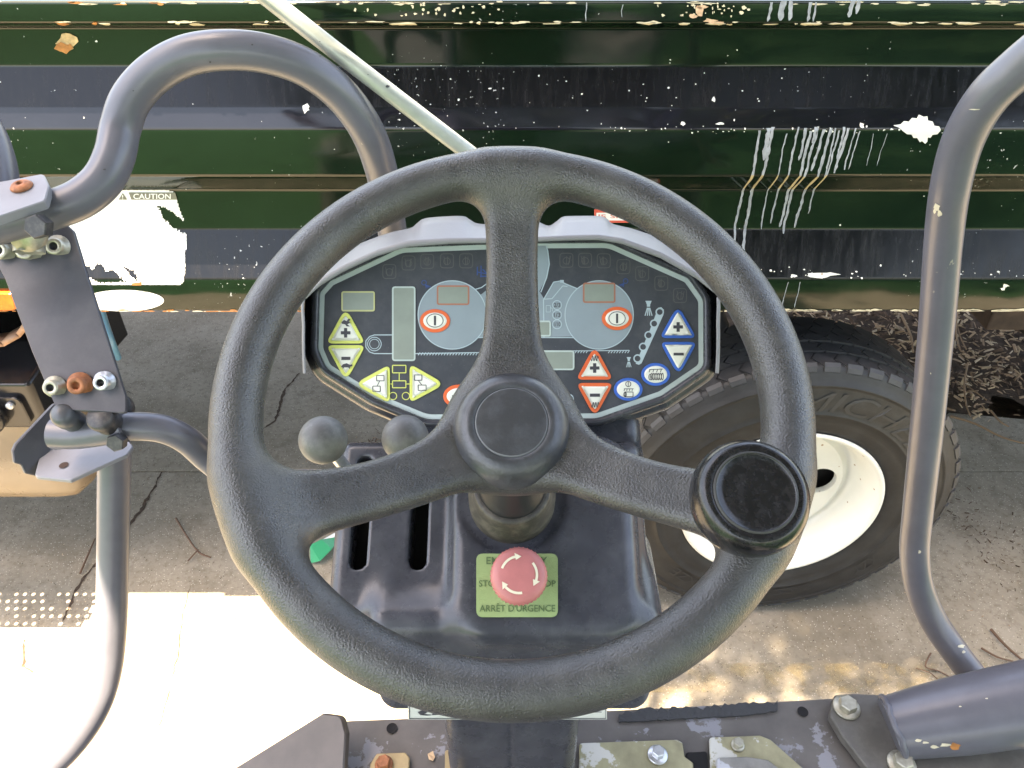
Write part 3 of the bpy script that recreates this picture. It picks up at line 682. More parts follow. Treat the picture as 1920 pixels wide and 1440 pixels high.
# ---- tank, battery box and rusty strap at the left
TANK = mat('tan tank', (.20, .155, .11), .30, var=.12, vscale=6, rvar=.08, bump=.1, bscale=60)  # one tan over the whole tank, with slight random variation
fx = V(140, 860, 1.78).x
def rsec(x, y0, y1, z0, z1, r):
    return [Vector((x, p[0], p[1])) for p in rounded([(y0, z0), (y1, z0), (y1, z1), (y0, z1)], r, 6)]
mb = MB(); yy0, yy1, z0, z1 = 1.74, 2.20, .37, .93
rings = [rsec(fx-1.3, yy0, yy1, z0, z1, .09), rsec(fx-.10, yy0, yy1, z0, z1, .09), rsec(fx-.045, yy0+.005, yy1-.005, z0+.005, z1-.005, .09), rsec(fx-.012, yy0+.03, yy1-.03, z0+.03, z1-.03, .08), rsec(fx, yy0+.07, yy1-.07, z0+.07, z1-.07, .06)]
mb.loft(rings, 0); n_ = len(rings[-1]); mb.add(rings[-1], [list(range(n_))], 0, True); mb.build('fuel_tank', TANK, TK)
mb = MB(); bx1 = V(78, 760, 1.72).x
mb.prism([(bx1, yy0-.03, .74), (bx1, yy0-.03, .90), (bx1+.045, yy0+.10, .96), (bx1+.045, 2.2, .96), (bx1+.045, 2.2, .74)], (-1.4, 0, 0), bevel=.01)
mb.build('battery_box', mat('glossy black cover', (.012, .012, .014), .18, var=.3, vscale=10), TK, bevel=.012)
def cylp(mb, c, nrm, prof, n=24, mi=0): mb.lathe(prof, frame(c, nrm), n, mi)
mb = MB(); c_ = Vector((V(20, 770, 1.70).x, yy0-.032, V(20, 770, 1.70).z)); mb.prism([c_+Vector((dx, -.012, dz)) for dx, dz in rounded([(-.12, -.05), (.045, -.05), (.045, .05), (-.12, .05)], .02)], (0, .014, 0), bevel=.003)
cylp(mb, c_+Vector((-.06, -.012, -.01)), (0, -1, 0), [(.05, 0), (.05, .03), (.042, .038), (0, .038)], mi=0); cylp(mb, c_+Vector((.012, -.012, .025)), (0, -1, 0), [(.011, 0), (.011, .008), (.007, .012), (0, .012)], mi=1)
mb.build('box_latch', [MATS['glossy black cover'], BOLTS], TK)
mb = MB(); cc = V(0, 600, 1.78)
pts = [cc+Vector((.16*math.sin(a)*1.25-.03, -.02, .16-.21*math.cos(a))) for a in [i*math.pi/10 for i in range(-9, 10)]]
RS_ = mat('rusty pink strap', (.36, .20, .13), .5, var=.3, vscale=30)
for a_, b_ in zip(pts, pts[1:]):
    rr_ = Vector((0, -.05, 0)); mb.add([a_, b_, b_+rr_, a_+rr_], [(0, 1, 2, 3)], 0, True)
o = mb.build('tank_strap', RS_, TK); sm = o.modifiers.new('t', 'SOLIDIFY'); sm.thickness = .014
mb = MB(); a = V(198, 560, 2.0); mb.tube([(a.x, 2.0, 1.24), (a.x+.005, 1.95, 1.0), (a.x+.012, 1.93, .90), (a.x-.02, 1.98, .80)], .011, 10); mb.build('air_hose', mat('blue hose', (.08, .22, .36), .35), TK)
# perforated step plate on the side of the truck, beyond the left of the picture
mb = MB(); sx0, sx1, sd0, sd1, zz = -2.6, -1.57, 1.505, 1.68, .5; hp = .030
nx = int((sx1-sx0)/hp); ny = int((sd1-sd0)/hp)
for i in range(nx):
    for j in range(ny):
        holed = rn.random() < .62
        x0 = sx0+i*hp+(hp/2 if j % 2 else 0); y0 = sd0+j*hp; sq = [(x0, y0), (x0+hp, y0), (x0+hp, y0+hp), (x0, y0+hp)]
        ci = [(x0+hp/2+(.0066 if holed else .0012)*math.cos(t_*math.pi/4+math.pi/8+math.pi), y0+hp/2+(.0066 if holed else .0012)*math.sin(t_*math.pi/4+math.pi/8+math.pi)) for t_ in range(8)]
        vs = [(x, y, zz) for x, y in sq+ci]
        mb.add(vs, [(0, 1, 7, 6, 5, 4)][0:0]+[(0, 1, 6, 5), (1, 2, 8, 7), (2, 3, 10, 9), (3, 0, 4, 11), (0, 5, 4), (1, 7, 6), (2, 9, 8), (3, 11, 10)])
o = mb.build('step_plate', DARKM, TK); sm = o.modifiers.new('t', 'SOLIDIFY'); sm.thickness = .003

# ================================================================== roller
RO = empty('road_roller', (0, 0, 0), 'slate grey ride-on road roller seen from the driver seat behind its steering wheel', 'road roller')
# steering wheel frame
TH = math.radians(22.3); R_O = .20
WC = C0+FWD*(2.572*R_O)+UP*(-.0417*R_O)
WN = (UP*math.sin(TH)-FWD*math.cos(TH)).normalized(); WY = (UP*math.cos(TH)+FWD*math.sin(TH)).normalized()
WM = Matrix((RT, WY, WN)).transposed().to_4x4(); WM.translation = WC; WMI = WM.inverted()
def WL(px, py, Z): return WMI @ plane_hit(px, py, WC+WN*Z, WN)
RT_ = .0172; RMJ = R_O-RT_
HZ = -.056
spk = [np.array([0, RMJ-.004, -.004]), np.array([-.164, -.076, -.004]), np.array([.164, -.076, -.004])]
def wheel_sdf(p):
    q = np.sqrt(p[..., 0]**2+p[..., 1]**2); tor = np.sqrt((q-RMJ)**2+(p[..., 2])**2)-RT_
    hub = None
    r = q; dz = p[..., 2]-HZ
    hub = smax(np.sqrt(p[..., 0]**2+(p[..., 1]+.003)**2)-.050, np.abs(dz)-.012, .012)
    d = hub
    for i, e in enumerate(spk):
        a = np.array([0, 0, HZ]); v = e-a; L_ = np.linalg.norm(v[:2]); u2 = np.array([v[0], v[1]])/L_
        t = np.clip((p[..., 0]*u2[0]+p[..., 1]*u2[1])/L_, 0, 1)
        lat = -p[..., 0]*u2[1]+p[..., 1]*u2[0]; 
        if i: lat = lat+(.012*np.sin(np.pi*t))*(-1 if i == 1 else 1)*-1*(-1)
        zc = HZ+(e[2]-HZ)*(t**1.35); wd = .0180+.014*(1-t)**3+(.013 if i else .006)*t**5
        al = (p[..., 0]*u2[0]+p[..., 1]*u2[1])
        end = np.maximum(np.maximum(-al, al-L_), 0)
        ex = np.abs(lat)-wd+.009; ez = np.abs(p[..., 2]-zc)-(.011)+.009
        s = np.sqrt(np.maximum(ex, 0)**2+np.maximum(ez, 0)**2+end**2)+np.minimum(np.maximum(ex, ez), 0)-.009
        d = smin(d, s, .020)
    return smin(tor, d, .026)
sw = sdf_obj('steering_wheel', wheel_sdf, (-.205, -.205, -.075), (.205, .205, .022), .0026, WM, WHEEL, RO)
def WMat(x, y, z): return WM @ Matrix.Translation((x, y, z))
mb = MB(); hc = WL(959, 801, -.036)
mb.lathe([(.040, -.020), (.0425, -.012), (.0425, -.004), (.041, .003), (.037, .009), (.031, .0125), (.0262, .0135), (.0256, .0125)], WMat(hc.x, hc.y, -.038), 64)
mb.lathe([(.0256, .0125), (.0250, .0137), (.0245, .0138)], WMat(hc.x, hc.y, -.038), 64, mi=1); mb.lathe([(.0245, .0138), (.018, .0145), (.008, .015), (0, .015)], WMat(hc.x, hc.y, -.038), 64)
o = mb.build('hub_cap', [HUB, mat('worn cap ring', (.16, .165, .17), .5)], sw)
mb = MB(); kp = WL(1408, 930, .035)
KMx = WMat(kp.x, kp.y, .0)
mb.lathe([(.026, .012), (.030, .0155), (.0335, .021), (.0348, .028), (.0345, .035), (.0325, .041), (.0290, .0445), (.0265, .0454), (.0255, .0449), (.0245, .0449)], KMx, 64)
mb.lathe([(.0245, .0449), (.0240, .0457), (.0232, .0457)], KMx, 64, mi=1)
mb.lathe([(.0232, .0457), (.0226, .0448), (.018, .0446), (0, .0446)], KMx, 64)
mb.lathe([(.014, -.01), (.014, .014), (.028, .014)], KMx, 32)
mb.build('spinner_knob', [KNOB, mat('worn knob ring', (.05, .048, .044), .5)], sw)
# column and boot
mb = MB(); MC_ = WMat(0, 0, 0)
mb.lathe([(.024, -.06), (.024, -.215), (.030, -.222), (.033, -.238)], MC_, 40)
mb.lathe([(.030, -.232), (.036, -.230), (.0375, -.236), (.040, -.256), (.043, -.262), (.044, -.30)], MC_, 48, mi=1)
mb.build('steering_column', [mat('black column', (.02, .02, .021), .4), mat('dusty rubber boot', (.045, .040, .034), .55, dust=(.14, .12, .095), dustamt=.5, var=.2, vscale=30)], RO)

# ---- console
KO = CF(960, 1000, .765); KT = math.radians(22); KN = (UP*math.sin(KT)-FWD*math.cos(KT)).normalized(); KY = (UP*math.cos(KT)+FWD*math.sin(KT)).normalized()
KM = Matrix((RT, KY, KN)).transposed().to_4x4(); KM.translation = KO; KMI = KM.inverted()
def KL(px, py, Z=0): return KMI @ plane_hit(px, py, KO+KN*Z, KN)
def K2(px, py): q = KL(px, py); return q.x, q.y
WtoK = np.array(KMI @ Matrix.Identity(4)); KtoW = np.array(KM)
kl, kr = KL(622, 1050, -.026).x-.002, K2(1226, 1050)[0]; kb = K2(960, 1205)[1]; ktop = K2(960, 808)[1]; ntop = K2(960, 700)[1]
rx = K2(832, 1050)[0]
s1 = [KL(657, 1070), KL(690, 960)]; s2 = [KL(768, 1070), KL(802, 930)]
ZD = -.026
sl1 = (KL(674, 1000, ZD).x, KL(674, 1052, ZD).y, KL(674, 870, ZD).y); sl2 = (KL(785, 1000, ZD).x, KL(785, 1052, ZD).y, KL(785, 870, ZD).y); slw = .0090
def cap2(x, y, cx, y0, y1, r): return np.sqrt((x-cx)**2+(y-np.clip(y, y0, y1))**2)-r
sc_c = KL(745, 1150, ZD)
lowW = dict(c=(.0025, .50, 1.525), h=(.147, .065, .082))
def console_sdf(p):
    x, y, z = p[..., 0], p[..., 1], p[..., 2]
    # left deck (with the lever slots), right cowl, neck
    left = rbox(p, ((kl+kr)/2, (kb+ktop)/2+.012, -.086), ((kr-kl)/2, (ktop-kb)/2-.012, .060), .014)
    qx = np.abs(x-((rx+kr)/2-.004))-((kr-rx)/2-.008-.040); qy = np.abs(y-(kb+ktop)/2)-((ktop-kb)/2-.040)
    c2 = np.sqrt(np.maximum(qx, 0)**2+np.maximum(qy, 0)**2)+np.minimum(np.maximum(qx, qy), 0)-.040
    cowl = smax(c2, np.abs(z+.058)-.058, .022)
    # the cowl bulges down to the bottom lip
    d = smin(left, cowl, .010)
    neck = rbox(p, (.004, ktop, -.10), (.143, .05, .045), .02)
    d = smin(d, neck, .02)
    # scoop in the left deck
    sc = np.sqrt(((x-sc_c.x-.018)/.040)**2+((y-sc_c.y+.004)/.046)**2+((z+.022)/.026)**2)
    d = smax(d, -(sc-1)*.024, .008)
    # recess around the column
    bc = np.sqrt(x**2+(y-colY)**2); d = smax(d, -smax(bc-.052, -(z+.006), .006), .010)
    # lower block in world axes
    P4 = p @ KtoW[:3, :3].T+KtoW[:3, 3]
    low = rbox(P4, lowW['c'], lowW['h'], .022)
    d = smin(d, low, .016)
    ped = rbox(P4, (.0, .52, 1.33), (.082, .05, .16), .02)
    d = smin(d, ped, .006)
    # ridge line down the middle of the pedestal
    d = smax(d, -(np.maximum(np.sqrt((P4[..., 0]+.002)**2+(P4[..., 1]-.47)**2)-.0022, P4[..., 2]-1.44)), .002)
    for cx, y0, y1 in (sl1, sl2):
        s = cap2(x, y, cx, y0, y1, slw); d = np.maximum(d, -np.maximum(s, -(z+.085)))
    return d
colK = KMI @ (WM @ Vector((0, 0, -.265))); colY = colK.y
console = sdf_obj('console', console_sdf, (-.200, -.42, -.36), (.180, .16, .01), .0034, KM, CONS, RO)
# black interior of the slots
mb = MB()
for cx, y0, y1 in (sl1, sl2):
    mb.add([KM @ Vector(q) for q in ((cx-.011, y0-.012, -.066), (cx+.011, y0-.012, -.066), (cx+.011, y1+.012, -.066), (cx-.011, y1+.012, -.066))], [(0, 1, 2, 3)])
mb.build('slot_lining', HOLE, console)
# levers
def lever(bp, ball, r, lab):
    a = KM @ Vector(bp); b_ = ball; mb = MB(); mb.tube([a, a.lerp(b_, .5), b_], .006, 12, sub=1); lv = mb.build('lever', BOLTS, RO); lv['label'] = lab
    mb = MB(); ax = (b_-a).normalized(); prof = [(.008, -r*.98)]+[(r*math.cos(t), r*math.sin(t)) for t in [math.radians(q) for q in range(-72, 91, 9)]]; mb.lathe(prof, frame(b_, ax), 40); mb.build('knob', BALL, lv)
lever((sl1[0], KL(674, 905).y, -.05), CF(606, 825, .66), .0208, 'travel lever nearest the left edge of the console')
lever((sl2[0], KL(785, 905).y, -.05), CF(760, 822, .69), .0212, 'travel lever nearest the steering hub')
# emergency stop
eb = KL(969, 1097, .003)
pl = [KM @ Vector((KL(px, py, .0035).x, KL(px, py, .0035).y, .0035)) for px, py in rounded([(893, 1038), (1046, 1038), (1046, 1157), (893, 1157)], 13, 5)]
mb = MB(); mb.prism(pl[::-1], -KN*.0015); legend = mb.build('legend_plate', [GREENL], RO)
mb = MB()
def ktext(t, x0, x1, y0, y1, z=.0042): put_text(mb, t, lambda u, v: KM @ Vector((*KL(x0+(x1-x0)*u, y1+(y0-y1)*v, z).xy, z)), 0, bold=.006)
ktext('EMERGENCY', 912, 1026, 1044, 1058); ktext('STOP', 898, 936, 1088, 1100); ktext('STOP', 1003, 1042, 1088, 1100); ktext("ARRÊT D'URGENCE", 899, 1041, 1131, 1147)
mb.build('lettering', INKG, legend)
ec = KL(973, 1078, .036); EM = KM @ Matrix.Translation((ec.x, ec.y, 0))
mb = MB(); mb.lathe([(.014, .003), (.014, .020), (.019, .021), (.0245, .024), (.0262, .027), (.0266, .030), (.0258, .0335), (.0235, .0362), (.018, .0378), (.010, .0384), (0, .0386)], EM, 56)
for k in range(40):
    a = 2*math.pi*k/40; mb.tube([EM @ Vector((.0262*math.cos(a), .0262*math.sin(a), .0245)), EM @ Vector((.0262*math.cos(a), .0262*math.sin(a), .0315))], .0009, 5, sub=1)
es = mb.build('emergency_stop_button', RED, RO)
mb = MB()
for k in range(3):
    a0 = math.radians(160-120*k); q = []; n_ = 10
    ztop = lambda r: .0390-((r/.026)**3)*.0022
    inn, outr = [], []
    for i in range(n_+1):
        a = a0-math.radians(58)*i/n_; inn.append(EM @ Vector((.0155*math.cos(a), .0155*math.sin(a), ztop(.0155)))); outr.append(EM @ Vector((.0178*math.cos(a), .0178*math.sin(a), ztop(.0178))))
    mb.add(inn+outr, [(i, i+1, n_+1+i+1, n_+1+i) for i in range(n_)])
    a = a0-math.radians(58); b2 = a-math.radians(20)
    mb.add([EM @ Vector((.0135*math.cos(a), .0135*math.sin(a), ztop(.0135)+.0002)), EM @ Vector((.0203*math.cos(a), .0203*math.sin(a), ztop(.02)+.0004)), EM @ Vector((.0168*math.cos(b2), .0168*math.sin(b2), ztop(.017)+.0002))], [(0, 1, 2)])
mb.build('arrow_print', CREAM, es)
# long warning label on the front of the lower block
zb_ = lambda px, py: plane_hit(px, py, Vector((0, .4338, 0)), Vector((0, 1, 0)))
mb = MB(); mb.add([zb_(*q) for q in ((765, 1322), (1138, 1322), (1138, 1349), (765, 1349))], [(0, 1, 2, 3)]); wl2 = mb.build('warning_label', mat('grey white label', (.62, .64, .60), .5), RO)
mb = MB(); f2 = lambda px, py: zb_(px, py)+Vector((0, -.0006, 0))
for (x0, y0, x1, y1) in ((768, 1346, 1135, 1347.2), (767, 1323, 768.5, 1347), (1135, 1323, 1136, 1347), (862, 1338, 863, 1347), (1058, 1338, 1059, 1347)): mb.add([f2(x0, y0), f2(x1, y0), f2(x1, y1), f2(x0, y1)], [(0, 1, 2, 3)])
mb.add([f2(*q) for q in ((783, 1334), (800, 1328), (806, 1332), (795, 1338), (812, 1340), (800, 1341), (788, 1340))], [(0, 1, 2, 3, 4, 5, 6)]); mb.add([f2(*q) for q in ((812, 1334), (822, 1332), (818, 1338), (828, 1339), (810, 1340))], [(0, 1, 2, 3, 4)])
for y in (1326, 1330, 1334): mb.add([f2(1085, y), f2(1128, y), f2(1128, y+1), f2(1085, y+1)], [(0, 1, 2, 3)])
mb.build('print', INK, wl2)

# ---- dashboard
DP = .85
OUT = rounded([(600, 549, 18), (620, 527, 14), (752, 465, 60), (960, 457, 400), (1142, 456, 60), (1290, 522, 20), (1318, 562, 25), (1319, 688, 22), (1240, 742, 40), (1120, 784, 60), (800, 786, 60), (700, 745, 60), (612, 690, 30), (597, 655, 30)], 30, 6)
mb = MB(); rings = []
for off, d in ((0, DP+.001), (1, .847), (5, .8425), (10, .8425), (14, .846), (15.5, .853), (16, .868), (22, .869), (26, .874), (28, .885), (28, .955)):
    rings.append([CF(x, y, d) for x, y in grow(OUT, off)])
mb.loft(rings[::-1]); mb.add(rings[-1], [list(range(len(OUT)))], 0)
dash = mb.build('dashboard', CONS, RO); dash['label'] = 'membrane dashboard with coloured pictogram keys'
def dface(mb, poly, mi=0, k=1, d=None):
    mb.add([CF(x, y, (d or DP)-.00025*k) for x, y in poly], [list(range(len(poly)))[::-1]], mi)
def dring(mb, poly, wd, mi=0, k=2):
    inn = grow(poly, -wd); n = len(poly); mb.add([CF(x, y, DP-.00025*k) for x, y in poly+inn], [(i, (i+1) % n, n+(i+1) % n, n+i) for i in range(n)], mi)
def circ(cx, cy, r, ry=None, n=36): return [(cx+r*math.cos(2*math.pi*i/n), cy+(ry or r)*math.sin(2*math.pi*i/n)) for i in range(n)]
def dline(mb, pts, wd, mi=0, k=2):
    for a, b_ in zip(pts, pts[1:]):
        dx, dy = b_[0]-a[0], b_[1]-a[1]; l = math.hypot(dx, dy) or 1; nx_, ny_ = -dy/l*wd/2, dx/l*wd/2
        mb.add([CF(x, y, DP-.00025*k) for x, y in ((a[0]+nx_, a[1]+ny_), (b_[0]+nx_, b_[1]+ny_), (b_[0]-nx_, b_[1]-ny_), (a[0]-nx_, a[1]-ny_))], [(0, 1, 2, 3)], mi)
def dtext(mb, t, x0, x1, y0, y1, mi=0, k=5): put_text(mb, t, lambda u, v: CF(x0+(x1-x0)*u, y1+(y0-y1)*v, DP-.00025*k), mi, bold=.01)
mb = MB(); dface(mb, OUT, 1, 0); dface(mb, grow(OUT, -9), 0, 1)
mb.build('membrane_face', [MEMB, MINT], dash)
# printed machine diagram: gauges, tank, guide lines
mb = MB()
body = [(868, 575), (905, 550), (925, 533), (930, 528), (960, 528), (1000, 528), (1020, 560), (1038, 529), (1050, 527), (1062, 533), (1085, 541), (1130, 560), (1130, 630), (960, 633), (868, 633)]
dface(mb, body, 0, 2)
dface(mb, [(975, 461), (1024, 461), (1027, 470), (1030, 495), (1025, 520), (1012, 545), (990, 560), (975, 560)], 0, 2.4)
dface(mb, [(1050, 525), (1057, 525), (1057, 530), (1050, 530)], 1, 3)
dline(mb, [(1024, 461), (1027, 470), (1030, 495), (1025, 520), (1014, 548)], 2, 1, 3)
dline(mb, [(1020, 633), (1019, 562), (1038, 529), (1050, 527), (1062, 533), (1082, 541)], 1.8, 1, 3); dline(mb, [(1019, 561), (1035, 560), (1055, 536), (1064, 537)], 1.5, 1, 3); dline(mb, [(865, 633), (1075, 633)], 1.6, 1, 3)
dline(mb, [(890, 543), (903, 539), (914, 531)], 1.8, 1, 3)
for cx in (848, 1123.5): dface(mb, circ(cx, 590.5, 65, n=60), 1, 3.4); dface(mb, circ(cx, 590.5, 63.2, n=60), 0, 4)
for y, t_ in ((572, '2/3'), (590.5, '1/3'), (608, '1/10')):
    dface(mb, circ(1044.5, y, 9.2, n=24), 1, 4); dface(mb, circ(1044.5, y, 7.6, n=24), 0, 4.5); dtext(mb, t_, 1038.5, 1050.5, y-4, y+4, 2, 5.2)
dline(mb, [(1024, 573), (1032, 573), (1032, 585), (1024, 585), (1024, 573)], 1, 1, 4); dline(mb, [(1032, 576), (1036, 579), (1036, 584)], 1, 1, 4)
# belt with roller
dline(mb, [(735, 628), (702, 628), (693, 631), (686, 639), (686, 651), (693, 660), (702, 663), (778, 663), (905, 661)], 1.8, 1, 2.5)
dface(mb, circ(702, 645, 13.5), 1, 3); dface(mb, circ(702, 645, 12), 3, 3.4); dface(mb, circ(702, 645, 9.6), 1, 3.8); dface(mb, circ(702, 645, 8.4), 3, 4.2)
for i in range(22): x = 784+i*5.4; dline(mb, [(x, 666), (x+3.5, 661)], 1.6, 1, 3)
dline(mb, [(1020, 658.5), (1180, 657)], 1.6, 1, 2.5)
for i in list(range(5))+list(range(12, 20)): x = 1078+i*5.2; dline(mb, [(x, 662), (x+3.5, 657)], 1.5, 1, 3)
# spray ramp on the right
ramp_ = [(1234, 577), (1240, 576), (1245, 581), (1244, 590), (1203, 681), (1198, 684), (1192, 682), (1222, 610)]
dface(mb, ramp_, 1, 2.2)
for i in range(5): x = 1237-i*10.4; y = 585+i*21.8; dface(mb, circ(x, y, 8, n=20), 1, 2.6); dface(mb, circ(x, y, 5.4, n=20), 3, 3.4)
for cx, cy, s in ((1216, 578, 1.0), (1179, 679, .68)):
    dface(mb, [(cx-6*s, cy-14*s), (cx+6*s, cy-14*s), (cx+3*s, cy-7*s), (cx+3*s, cy-3*s), (cx-3*s, cy-3*s), (cx-3*s, cy-7*s)], 1, 3)
    for a in (-6, -2, 2, 6): dline(mb, [(cx+a*.35*s, cy-1*s), (cx+a*1.1*s, cy+14*s)], 1.9*s, 1, 3)
# drum-offset diagram in yellow
for (x0, y0, x1, y1) in ((736, 685, 761, 699), (736, 714, 761, 727)): dline(mb, [(x0, y0), (x1, y0), (x1, y1), (x0, y1), (x0, y0)], 1.8, 4, 2.5)
dline(mb, [(748.5, 699), (748.5, 714)], 1.6, 4, 2.5); dline(mb, [(730, 720), (736, 720)], 1.8, 4, 2.5); dline(mb, [(761, 720), (768, 720)], 1.8, 4, 2.5)
for cx in (737, 761): dring(mb, circ(cx, 742.5, 7.6, n=28), 1.5, 4, 2.5)
dring(mb, circ(1066, 748, 10, n=28), 1.8, 1, 2.5)
mb.build('machine_diagram', [GAUGE, LINEM, INK, MEMB, YEL], dash)
# ghosted warning icons and blue spray marks
rg = random.Random(2)
for x, y in ((730, 509), (766, 493), (801, 490), (838, 489), (874, 489), (1062, 488), (1097, 488), (1132, 489), (1169, 500), (1204, 513), (1240, 531), (1275, 554)):
    mb = MB(); dring(mb, rounded([(x-13, y-14), (x+13, y-14), (x+13, y+14), (x-13, y+14)], 7, 3), 1.6, 0, 2); dring(mb, circ(x, y+1, 7, n=18), 1.4, 0, 2)
    for _ in range(3): a = rg.uniform(-8, 8); dline(mb, [(x+a, y-8), (x+a*.5, y+8)], 1.4, 0, 2.2)
    mb.build('warning_icon', GHOST, dash)
for x, y, m_ in ((795, 530, -1), (1173, 527, 1)):
    mb = MB(); dring(mb, circ(x, y, 5, n=16), 1.3, 0, 5)
    for k in range(4): dline(mb, [(x-m_*3+0*k, y+4), (x-m_*(4+3*k), y+11-k)], 1.2, 0, 5)
    mb.build('spray_icon', BLUD, dash)
mb = MB()
for a, b_ in (((895, 500), (895, 516)), ((902, 498), (902, 520)), ((895, 510), (915, 514)), ((905, 505), (912, 512)), ((900, 518), (916, 518)), ((916, 536), (916, 546))): dline(mb, [a, b_], 2, 0, 2.5)
mb.build('spray_icon', BLUD, dash)
# lcd windows
def window(x0, y0, x1, y1, rim, r=5, w_=3):
    mb = MB(); P_ = rounded([(x0, y0), (x1, y0), (x1, y1), (x0, y1)], r, 4); dface(mb, P_, 0, 5); dface(mb, grow(P_, -w_), 1, 5.6); o = mb.build('display_window', [rim, LCD], dash)
window(640, 546, 703, 584, YELL); window(735, 537, 779, 677, MINT, 6); window(819, 535, 880, 572, mat('faded orange print', (.42, .17, .11), .5), 5); window(1093, 530, 1154, 568, MATS['faded orange print'], 5); window(990, 601, 1033, 631, MINT, 5); window(990, 657, 1077, 694, MINT, 6)
# keys
def key(poly, rim, wd, syms, r=9, h=.0012):
    mb = MB(); P_ = rounded(poly, r, 6) if r else poly
    top = [CF(x, y, DP-.0016-h*.4) for x, y in P_]; mb.prism(top[::-1], FWD*.0012, 0, bevel=.0004)
    inn = grow(P_, -wd); r2 = grow(P_, -wd-3)
    n = len(inn); mb.add([CF(x, y, DP-.0022) for x, y in inn]+[CF(x, y, DP-.0022-h) for x, y in r2], [(i, (i+1) % n, n+(i+1) % n, n+i) for i in range(n)], 1, True)
    mb.add([CF(x, y, DP-.0022-h) for x, y in r2], [list(range(n))[::-1]], 1)
    for s in syms: s(mb)
    return mb.build('key', [rim, KEYW, INK], dash)
KZ = (.0022+.0012+.0003)/.00025
def sym_line(*a, w_=4): return lambda mb: dline(mb, a, w_, 2, KZ)
def sym_plus(x, y, s=9, w_=6): return lambda mb: (dline(mb, [(x-s, y), (x+s, y)], w_, 2, KZ), dline(mb, [(x, y-s), (x, y+s)], w_, 2, KZ+.2))
def sym_wave(x, y, w_=14, h=5, n=3): return lambda mb: dline(mb, [(x-w_/2+w_*i/24, y+h*math.sin(i/24*2*math.pi*n)) for i in range(25)], 1.3, 2, KZ)
def sym_rect(x0, y0, x1, y1): return lambda mb: dline(mb, [(x0, y0), (x1, y0), (x1, y1), (x0, y1), (x0, y0)], 1.4, 2, KZ)
def sym_poly(P_): return lambda mb: dface(mb, P_, 2, KZ)
def sym_ring(x, y, rx, ry, w_=1.3): return lambda mb: dring(mb, circ(x, y, rx, ry, 36), w_, 2, KZ)
hare = [(640, 604), (645, 600), (650, 602), (654, 597), (657, 599), (654, 603), (657, 605), (651, 608), (656, 612), (650, 612), (647, 608), (641, 607)]
turt = [(639, 688), (643, 683), (650, 681), (656, 684), (660, 683), (661, 686), (656, 688), (656, 692), (653, 689), (645, 689), (643, 692), (642, 689)]
def triu(cx, y0, y1, hw): return [(cx, y0-9, 12), (cx+hw+9, y1, 8), (cx-hw-9, y1, 8)]
def trid(cx, y0, y1, hw): return [(cx-hw-9, y0, 8), (cx+hw+9, y0, 8), (cx, y1+9, 12)]
key(triu(648, 585, 644, 28), YEL, 6.5, [sym_plus(648, 624), sym_poly(hare)])
key(trid(648.5, 647, 707, 28), YEL, 6.5, [sym_line((640, 672), (657, 672), w_=6), sym_poly(turt)])
key([(672-9, 720, 12), (731, 683, 8), (731, 757, 8)], YEL, 6.5, [sym_rect(706, 704, 720, 714), sym_rect(699, 724, 713, 734), sym_line((712, 714), (707, 724), w_=1.3)])
key([(826+9, 720, 12), (768, 682, 8), (768, 756, 8)], YEL, 6.5, [sym_rect(777, 703, 791, 713), sym_rect(784, 722, 799, 732), sym_line((784, 713), (791, 722), w_=1.3)])
key(circ(815.5, 601.5, 28.5, 22), ORA, 6.5, [sym_ring(815.5, 601, 16, 13), sym_line((815.5, 592), (815.5, 610), w_=4)], 0)
key(circ(1157, 597, 28.5, 22), ORA, 6.5, [sym_ring(1157, 597, 16, 13), sym_line((1157, 588), (1157, 606), w_=4)], 0)
key(circ(860, 743, 29, 22), ORA, 6.5, [sym_wave(858, 741, 20, 7, 2)], 0)
key(triu(1115, 656, 712, 26), ORA, 6.5, [sym_plus(1115, 690), sym_wave(1115, 672)])
key(trid(1115.5, 718, 775, 26), ORA, 6.5, [sym_line((1106, 741), (1125, 741), w_=6), sym_wave(1116, 759)])
key(triu(1271.5, 580, 634, 26), BLU, 5.5, [sym_plus(1271.5, 613)])
key(trid(1272.5, 641, 697, 26), BLU, 5.5, [sym_line((1263, 664), (1282, 664), w_=5)])
key(circ(1229.5, 702, 27, 21.5), BLU, 5.5, [sym_ring(1219, 707, 3, 6)]+[sym_ring(1222+4*k, 706, 2.5, 7) for k in range(6)]+[sym_line((1217, 693), (1243, 692), w_=1.2)]+[sym_line((1219+7*k, 693), (1217+7*k, 698), w_=1.2) for k in range(4)], 0)
key(circ(1178, 730, 27, 21.5), BLU, 5.5, [sym_ring(1178, 720, 5.5, 5.5), sym_line((1178, 716), (1178, 724), w_=1.2), sym_rect(1172, 735, 1187, 744), sym_ring(1172, 739.5, 3, 5), sym_line((1170, 729), (1188, 729), w_=1.2)]+[sym_line((1171+5*k, 729), (1170+5*k, 733), w_=1.2) for k in range(4)], 0)
